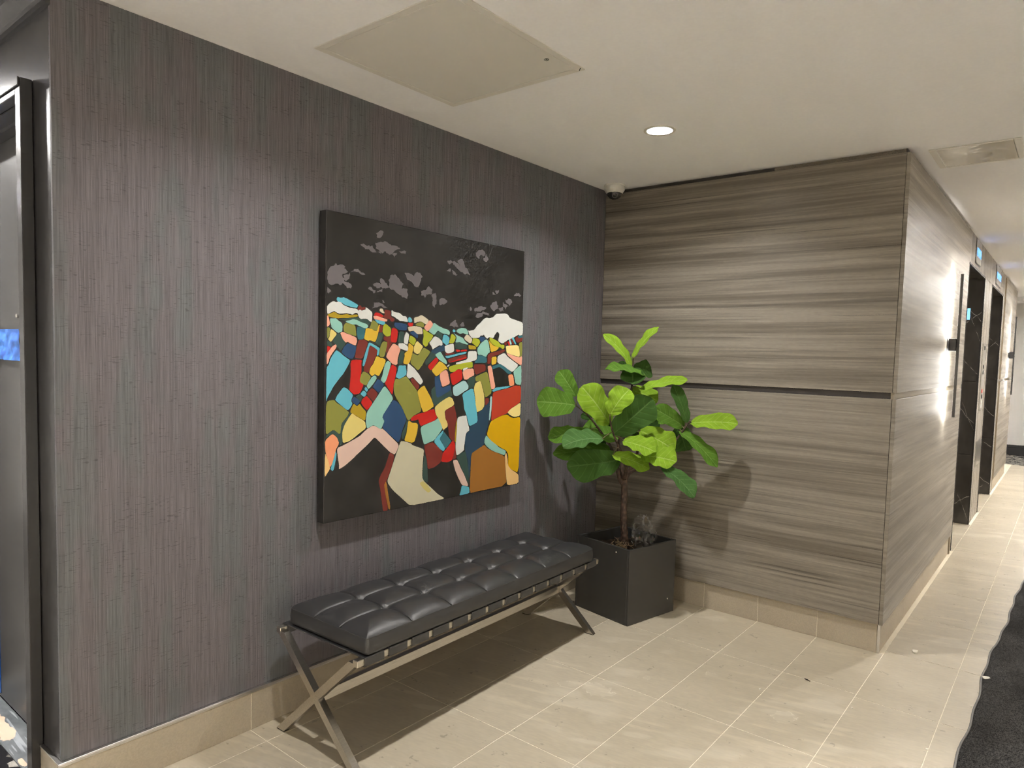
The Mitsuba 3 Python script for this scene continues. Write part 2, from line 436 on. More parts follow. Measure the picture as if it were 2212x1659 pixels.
# elevator portal: header and pillars of vertical grain, dark marble reveals, steel doors
YP = -W + 0.012
E1, E2 = (2.46, 3.60), (4.265, 5.475)
ZH = 2.165
struct('wall_elevator', 'elevator wall of vertical-grain wood panels with two openings')
PANELS = [(3.60, 3.93, 0.0, ZH), (3.933, 4.265, 0.0, ZH), (5.475, 5.715, 0.0, ZH)]
PANELS += [(2.372, 2.98, ZH, H), (2.983, 3.60, ZH, H), (3.603, 3.93, ZH, H), (3.933, 4.265, ZH, H), (4.268, 4.86, ZH, H), (4.863, 5.475, ZH, H), (5.478, 5.715, ZH, H), (2.372, 2.46, 0.0, ZH)]
for x0, x1, z0, z1 in PANELS:
    put('wall_elevator', 'panel', cbox(x0, x1 - 0.001, YP, YP + 0.02, z0, z1 - 0.001, 0.0008), 'm_wood_v')
put('wall_elevator', 'core', cat(box(3.61, 4.255, YP + 0.021, -1.0, 0, ZH), box(5.485, 5.74, YP + 0.021, -1.0, 0, ZH), box(2.372, 5.74, YP + 0.021, -1.0, ZH + 0.012, H)), 'm_reveal')
for n, (a, b) in enumerate((E1, E2)):
    d = struct(f'door_{n + 2}', ('first elevator door in a dark marble reveal', 'second, farther elevator door in a dark marble reveal')[n])
    for z0, z1 in ((0.0, 0.62), (0.622, 1.262), (1.264, ZH)):
        put(d, 'marble_jamb', cbox(b - 0.012, b, YP + 0.006, YP + 0.118, z0, z1 - 0.001, 0.0008), 'm_marble')
        put(d, 'marble_jamb', cbox(a, a + 0.012, YP + 0.006, YP + 0.118, z0, z1 - 0.001, 0.0008), 'm_marble')
    put(d, 'marble_head', box(a + 0.0125, b - 0.0125, YP + 0.006, YP + 0.118, ZH - 0.012, ZH - 0.0005), 'm_marble')
    put(d, 'edge_trim', cat(box(b - 0.016, b + 0.001, YP - 0.004, YP + 0.006, 0.0, ZH), box(a - 0.001, a + 0.016, YP - 0.004, YP + 0.006, 0, ZH), box(a, b, YP - 0.004, YP + 0.006, ZH - 0.016, ZH + 0.001)), 'm_edge_black')
    put(d, 'frame', cat(box(b - 0.055, b - 0.0125, YP + 0.118, YP + 0.16, 0, ZH - 0.013), box(a + 0.0125, a + 0.055, YP + 0.118, YP + 0.16, 0, ZH - 0.013), box(a + 0.055, b - 0.055, YP + 0.118, YP + 0.16, 2.10, ZH - 0.013)), 'm_bronze')
    mid = (a + b) / 2
    for x0, x1 in ((a + 0.056, mid - 0.002), (mid + 0.002, b - 0.056)):
        put(d, 'leaf', cbox(x0, x1, YP + 0.165, YP + 0.19, 0.005, 2.10, 0.003), 'm_steel')
    put(d, 'sill', cbox(a + 0.0125, b - 0.0125, YP + 0.119, YP + 0.20, -0.001, 0.004, 0.001), 'm_steel_plain')

# ---------------------------------------------------------------- tile baseboards with metal edge
HA = 0.150


def grout(base, *b):
    labels[put(base, 'grout', box(*b), 'm_grout')] = {'label': 'pale grout in the joints'}


struct('baseboard_back', 'beige tile baseboard under the wallpaper')
bx = [-2.943, -2.334, -1.727, -1.117, -0.507, -0.002]
for a, b in zip(bx[:-1], bx[1:]):
    put('baseboard_back', 'tile', cbox(a + 0.001, b - 0.001, -0.010, -0.0002, 0.0005, HA - 0.003, 0.0008), 'm_tile_base')
grout('baseboard_back', -2.942, -0.003, -0.0094, -0.0003, 0.0006, HA - 0.004)
k = put('baseboard_back', 'metal_edge', cat(cbox(-2.9545, -0.001, -0.0125, -0.0002, HA - 0.003, HA + 0.001, 0.0008), cbox(-2.9545, -0.001, -0.0125, -0.0105, HA - 0.012, HA - 0.003, 0.0004)), 'm_trim_metal')
labels[k] = {'label': 'thin metal edge strip along the top'}
struct('baseboard_left', 'tile baseboard stub on the black wall')
put('baseboard_left', 'tile', cbox(-2.953, -2.9432, -0.010, 0.145, 0.0005, HA - 0.003, 0.0008), 'm_tile_base')
put('baseboard_left', 'metal_edge', cat(cbox(-2.9555, -2.9432, -0.0125, 0.145, HA - 0.003, HA + 0.001, 0.0008), box(-2.9555, -2.9535, -0.0125, -0.0105, 0.001, HA)), 'm_trim_metal')
struct('baseboard_right', 'beige tile baseboard recessed under the wood panels')
by = [-0.011, -0.119, -0.4222, -0.725, -1.0278, -1.3305, -1.606]
for a, b in zip(by[1:], by[:-1]):
    put('baseboard_right', 'tile', cbox(0.0165, 0.0255, a + 0.001, b - 0.001, 0.0005, ZB + 0.004, 0.0008), 'm_tile_base')
grout('baseboard_right', 0.0172, 0.0254, -1.605, -0.012, 0.0006, ZB + 0.003)
k = put('baseboard_right', 'metal_edge', cbox(0.0150, 0.0262, -1.6175, -1.6065, 0.0005, ZB - 0.0005, 0.0008), 'm_trim_metal')
labels[k] = {'label': 'bright vertical metal corner strip'}
struct('baseboard_corridor', 'beige tile baseboard along the corridor wall')
cx = [0.027, 0.62, 1.232, 1.844, 2.33]
for a, b in zip(cx[:-1], cx[1:]):
    put('baseboard_corridor', 'tile', cbox(a + 0.001, b - 0.001, -W + 0.012, -W + 0.0255, 0.0005, ZB + 0.004, 0.0008), 'm_tile_base')
grout('baseboard_corridor', 0.028, 2.329, -W + 0.0126, -W + 0.0254, 0.0006, ZB + 0.003)
k = put('baseboard_corridor', 'metal_edge', cbox(2.332, 2.372, -W + 0.003, -W + 0.02, 0.0005, ZB - 0.0005, 0.0008), 'm_reveal_side')
struct('baseboard_corridor_far', 'beige tile baseboard under the far wood panels')
for a, b in ((X2 + 0.03, 6.35), (6.35, 6.96), (6.96, X3)):
    put('baseboard_corridor_far', 'tile', cbox(a + 0.001, b - 0.001, -W + 0.012, -W + 0.0255, 0.0005, ZB - 0.001, 0.0008), 'm_tile_base')

# ---------------------------------------------------------------- door at the left edge
struct('door_1', 'black door in a steel frame at the left edge')
FX0, FX1, FY = -2.976, -2.785, 0.146
put('door_1', 'frame', cat(cbox(FX0, -2.944, FY, DY0, 0.0, DZ + 0.048, 0.002), cbox(FX0, -2.944, DY1, DY1 + 0.045, 0.0, DZ + 0.048, 0.002), cbox(FX0, -2.944, DY0, DY1, DZ + 0.006, DZ + 0.048, 0.002),
    box(-2.944, FX1, DY0 - 0.015, DY0, 0.0, DZ), box(-2.944, FX1, DY1, DY1 + 0.015, 0.0, DZ), box(-2.944, FX1, DY0 - 0.015, DY1 + 0.015, DZ, DZ + 0.006),
    box(-2.900, -2.862, DY0, DY1, DZ - 0.012, DZ), box(-2.900, -2.862, DY1 - 0.012, DY1, 0.0, DZ - 0.012)), 'm_black_paint')
put('door_1', 'frame_head_step', cbox(-2.982, -2.977, FY, DY1 + 0.045, DZ + 0.024, DZ + 0.048, 0.0015), 'm_black_paint')
put('door_1', 'leaf', cbox(-2.860, -2.815, DY0 + 0.003, DY1 - 0.003, 0.014, DZ - 0.003, 0.002), 'm_door')
k = put('door_1', 'threshold', cbox(-2.956, -2.856, DY0 - 0.005, DY1, 0.0, 0.009, 0.003), 'm_scuffed')
labels[k] = {'label': 'scuffed grey threshold with a worn bare patch'}
put('door_1', 'screw', at(lathe([(0, -.004), (.007, -.004), (.007, .002), (.004, .004), (0, .004)], 16).apply_transform(trimesh.transformations.rotation_matrix(-math.pi / 2, [0, 1, 0])), -2.863, 0.615, 1.486), 'm_screw')
t = thing('painters_tape', 'crumpled strip of blue painter\'s tape across the door edge', 'tape')
yy, zz = np.meshgrid(np.linspace(0.565, 0.885, 40), np.linspace(1.330, 1.440, 14))
tp = np.stack([-2.866 - 0.010 * meshkit.noise(np.stack([yy * 26, zz * 40, 0 * yy], -1)), yy, zz], -1)
idx = np.arange(yy.size).reshape(yy.shape)
fq = np.stack([idx[:-1, :-1], idx[1:, :-1], idx[1:, 1:], idx[:-1, 1:]], -1).reshape(-1, 4)
put(t, 'strip', (tp.reshape(-1, 3), fq), 'm_tape', smooth=True)
t = thing('protective_film', 'narrow blue protective film down the door at the left edge', 'film')
put(t, 'sheet', cat(box(-2.8625, -2.8605, 0.893, 1.10, 0.03, 1.33), box(-2.8625, -2.8605, 0.893, 1.10, 1.45, 2.05)), 'm_blue_film')
# crown moulding along the black wall
struct('trim_2', 'black stepped crown moulding along the top of the black wall')
pr = sg.Polygon([(0, 2.335), (0.012, 2.335), (0.012, 2.350), (0.020, 2.354), (0.050, 2.380), (0.062, 2.384), (0.062, H - 0.0005), (0, H - 0.0005)])
scene['trim_2'] = mikit.ply(prism(pr, 4.15, [[-1, 0, 0, -2.9432], [0, 0, 1, -0.004], [0, 1, 0, 0]]), 'm_black_paint')

# ---------------------------------------------------------------- lamps
LABEL_DL = {0: 'round white recessed downlight, lit, in the ceiling in front of the wood-panelled wall'}


def downlight(x, y, inten, ring, label, group=None, soft=True, BEAM=(26.0, 70.0)):
    t = thing('recessed_downlight', label, 'ceiling light', group)
    put(t, 'trim', at(lathe([(0.057, -0.0005), (0.056, -0.003), (0.062, -0.0045), (0.069, -0.003), (0.0705, -0.0003)], 64), x, y, H), 'm_lamp_trim', smooth=40)
    k = put(t, 'lens', at(lathe([(0, -0.0016), (0.0555, -0.0016), (0.0565, -0.0004)], 48), x, y, H), 'm_white_plastic')
    scene[k]['emitter'] = {'type': 'area', 'radiance': rgb([30.0 * c for c in LAMP]), 'sampling_weight': 0.5 if soft else 0.1}
    m = 5 if soft else 1
    for i in range(m):
        q = 2 * math.pi * (i + .3) / m
        r = 0.018 if soft else 0.0
        o = [x + r * math.cos(q), y + r * math.sin(q), H - 0.008]
        scene[f'spot_{t}_{i}'] = {'type': 'spot', 'to_world': T4().look_at(origin=o, target=[o[0], o[1], 0], up=[0, 1, 0]), 'intensity': rgb([inten / m * c for c in LAMP]), 'beam_width': BEAM[0], 'cutoff_angle': BEAM[1], 'sampling_weight': 1.0 if soft else 0.6}


BEAM_NEAR, BEAM_WIDE = (30.0, 44.0), (40.0, 86.0)
for i, (x, y) in enumerate(ALCOVE_LAMPS):
    downlight(x, y, I_ALCOVE, True, LABEL_DL.get(i, 'round recessed downlight over the left end of the bench, above the frame'))
for i, (x, y) in enumerate(CORRIDOR_LAMPS):
    downlight(x, y, I_CORR if x < 1 else I_FAR, True, 'round recessed downlight in the corridor ceiling, out of view', 'corridor downlights', soft=False, BEAM=BEAM_NEAR if x < 1 else BEAM_WIDE)
for i, (x, y) in enumerate(CARPET_LAMPS):
    downlight(x, y, I_CARPET, True, 'round recessed downlight over the patterned carpet, out of view', 'carpet corridor downlights', soft=i < 1, BEAM=BEAM_WIDE)


def sconce(x, z0, z1, label, radiance=SCONCE_L, group=None):
    t = thing('wall_sconce', label, 'wall light', group)
    zc = (z0 + z1) / 2 + 0.008
    R = trimesh.transformations.rotation_matrix(math.pi / 2, [1, 0, 0])
    put(t, 'wall_plate', at(lathe([(0, 0), (0.053, 0), (0.053, 0.004), (0.049, 0.007), (0, 0.007)], 48).apply_transform(R), x, -W - 0.0003, zc), 'm_sconce', smooth=30)
    put(t, 'bracket', cbox(x - 0.022, x + 0.022, -W - 0.046, -W - 0.0072, zc - 0.040, zc + 0.040, 0.002), 'm_sconce')
    put(t, 'bar', cat(cbox(x - 0.008, x + 0.008, -W - 0.062, -W - 0.0465, z0, z1, 0.0012)), 'm_sconce')
    for a, b in ((z0 + 0.006, zc - 0.042), (zc + 0.042, z1 - 0.006)):
        q = -W - 0.0460
        k = put(t, 'light_strip', (np.array([(x - .0055, q, a), (x - .0055, q, b), (x + .0055, q, b), (x + .0055, q, a)]), np.array([(0, 1, 2), (0, 2, 3)])), 'm_white_plastic')
        scene[k]['emitter'] = {'type': 'area', 'radiance': rgb([radiance * c for c in (1.0, 0.965, 0.90)]), 'sampling_weight': 6.0 if x < 3 else 3.0}
    return t


sconce(1.55, 1.068, 1.976, 'black vertical bar wall sconce glowing against the near wood panel')
sconce(6.60, 1.064, 1.996, 'black vertical bar wall sconce beyond the two elevators')


def indicator(x0, x1, label):
    t = thing('elevator_indicator', label, 'floor indicator')
    put(t, 'plate', cbox(x0, x1, YP - 0.006, YP - 0.0003, 2.205, 2.385, 0.0015), 'm_steel_plain')
    put(t, 'shadow_gap', cat(box(x0 - 0.006, x0 - 0.0005, YP - 0.003, YP - 0.0002, 2.20, 2.386), box(x0, x1, YP - 0.003, YP - 0.0002, 2.196, 2.2045)), 'm_edge_black')
    k = put(t, 'screen', cbox(x0 + 0.03, x1 - 0.02, YP - 0.0085, YP - 0.0062, 2.258, 2.322, 0.0008), 'm_dome')
    scene[k]['emitter'] = {'type': 'area', 'radiance': rgb((0.10, 0.38, 1.15)), 'sampling_weight': 0.2}


indicator(2.82, 3.15, 'steel plate with a lit blue screen over the nearer elevator')
indicator(4.56, 5.05, 'steel plate with a lit blue screen over the farther elevator')
t = thing('hall_lantern', 'small lit blue arrow light on the nearer elevator jamb', 'signal light')
k = put(t, 'lens', cbox(E1[1] - 0.0165, E1[1] - 0.0125, YP + 0.09, YP + 0.112, 1.80, 1.90, 0.001), 'm_dome')
scene[k]['emitter'] = {'type': 'area', 'radiance': rgb((0.25, 0.65, 1.2)), 'sampling_weight': 0.1}
t = thing('call_panel', 'narrow steel elevator call panel with square buttons between the two doors', 'control panel')
put(t, 'plate', cbox(3.80, 4.04, YP - 0.004, YP - 0.0003, 1.00, 1.60, 0.001), 'm_steel_plain')
for z0, m, n in ((1.545, 'm_edge_black', 'button'), (1.375, 'm_edge_black', 'button'), (1.325, 'm_edge_black', 'button'), (1.155, 'm_red', 'red_button'), (1.105, 'm_edge_black', 'button'), (1.06, 'm_white_plastic', 'button'), (1.02, 'm_white_plastic', 'button')):
    put(t, n, cbox(3.89, 3.95, YP - 0.007, YP - 0.0042, z0, z0 + 0.034, 0.001), m)
t = thing('protective_sheet', 'greyish clear sheet taped low on the pillar between the elevators', 'sheet')
put(t, 'sheet', box(3.78, 4.22, YP - 0.0022, YP - 0.0006, 0.49, 0.72), 'm_steel_plain')

# ---------------------------------------------------------------- ceiling fittings
t = thing('ceiling_access_panel', 'large square off-white access panel in the ceiling above the bench', 'access panel')
AX0, AX1, AY0, AY1 = -2.255, -1.588, -0.885, -0.247
b = 0.026
zt = H - 0.0004
put(t, 'frame', cat(cbox(AX0, AX1, AY0, AY0 + b, H - 0.004, zt, 0.0015), cbox(AX0, AX1, AY1 - b, AY1, H - 0.004, zt, 0.0015), cbox(AX0, AX0 + b, AY0 + b, AY1 - b, H - 0.004, zt, 0.0015), cbox(AX1 - b, AX1, AY0 + b, AY1 - b, H - 0.004, zt, 0.0015)), 'm_access')
put(t, 'hatch', cbox(AX0 + b + .002, AX1 - b - .002, AY0 + b + .002, AY1 - b - .002, H - 0.0030, zt, 0.001), 'm_access')
put(t, 'latch', cat(at(lathe([(0.0075, -0.0042), (0.0085, -0.0042), (0.0085, -0.003), (0.0075, -0.003)], 24), -1.735, -0.825, H), cbox(-1.7385, -1.7315, -0.8262, -0.8238, H - 0.0042, H - 0.0029, 0.0002)), 'm_edge_black')
put(t, 'corner_slot', at(cbox(-0.013, 0.013, -0.0015, 0.0015, -0.0045, -0.0038, 0.0003), AX1 - 0.016, AY0 + 0.012, H, math.radians(45)), 'm_edge_black')
t = thing('ceiling_access_panel', 'shiny film-covered access panel in the ceiling at the right edge', 'access panel')
CX0, CX1, CY0, CY1 = 0.105, 0.470, -2.034, -1.680
put(t, 'frame', cat(cbox(CX0, CX1, CY0, CY0 + .03, H - 0.006, zt, 0.002), cbox(CX0, CX1, CY1 - .03, CY1, H - 0.006, zt, 0.002), cbox(CX0, CX0 + .012, CY0 + .03, CY1 - .03, H - 0.006, zt, 0.002), cbox(CX1 - .012, CX1, CY0 + .03, CY1 - .03, H - 0.006, zt, 0.002)), 'm_access')
put(t, 'hatch', cbox(CX0 + .013, CX1 - .013, CY0 + .032, CY1 - .032, H - 0.0045, zt, 0.001), 'm_film')

t = thing('dome_camera', 'small white dome security camera with a dark lens in the ceiling corner', 'security camera')
px, py = -0.098, -0.118
put(t, 'housing', at(lathe([(0.0425, -0.047), (0.047, -0.0465), (0.058, -0.031), (0.0595, -0.028), (0.0595, -0.010), (0.062, -0.008), (0.062, -0.0005), (0, -0.0005)], 64), px, py, H), 'm_white_plastic', smooth=35)
ang = np.linspace(-math.pi / 2, 0, 16)
put(t, 'dome', at(lathe([(0.0425 * math.cos(a), -0.046 + 0.036 * math.sin(a)) for a in ang] + [(0, -0.046)], 48), px, py, H), 'm_dome', smooth=40)
e = np.array([-3.665 - px, -2.277 - py, -0.95])
e /= np.linalg.norm(e)
ringm = trimesh.creation.torus(0.0150, 0.0013, 32, 8)
eye = trimesh.creation.icosphere(2, 0.005)
eye.apply_transform(trimesh.transformations.scale_matrix(0.4, direction=[0, 0, 1]))
ringm = cat(ringm, eye)
ringm.apply_transform(trimesh.geometry.align_vectors([0, 0, 1], e + np.array([0.10, -0.1, -0.35])))
ringm.apply_translation(np.array([px, py, H - 0.046]) + (e * [1, 1, 0.9] + [0.06, -0.08, -0.45]) / np.linalg.norm(e * [1, 1, .9] + [0.06, -0.08, -0.45]) * [0.0400, 0.0400, 0.034])
put(t, 'lens', ringm, 'm_lens_ring', smooth=40)


# ---------------------------------------------------------------- data
PAINT_K = 0.76
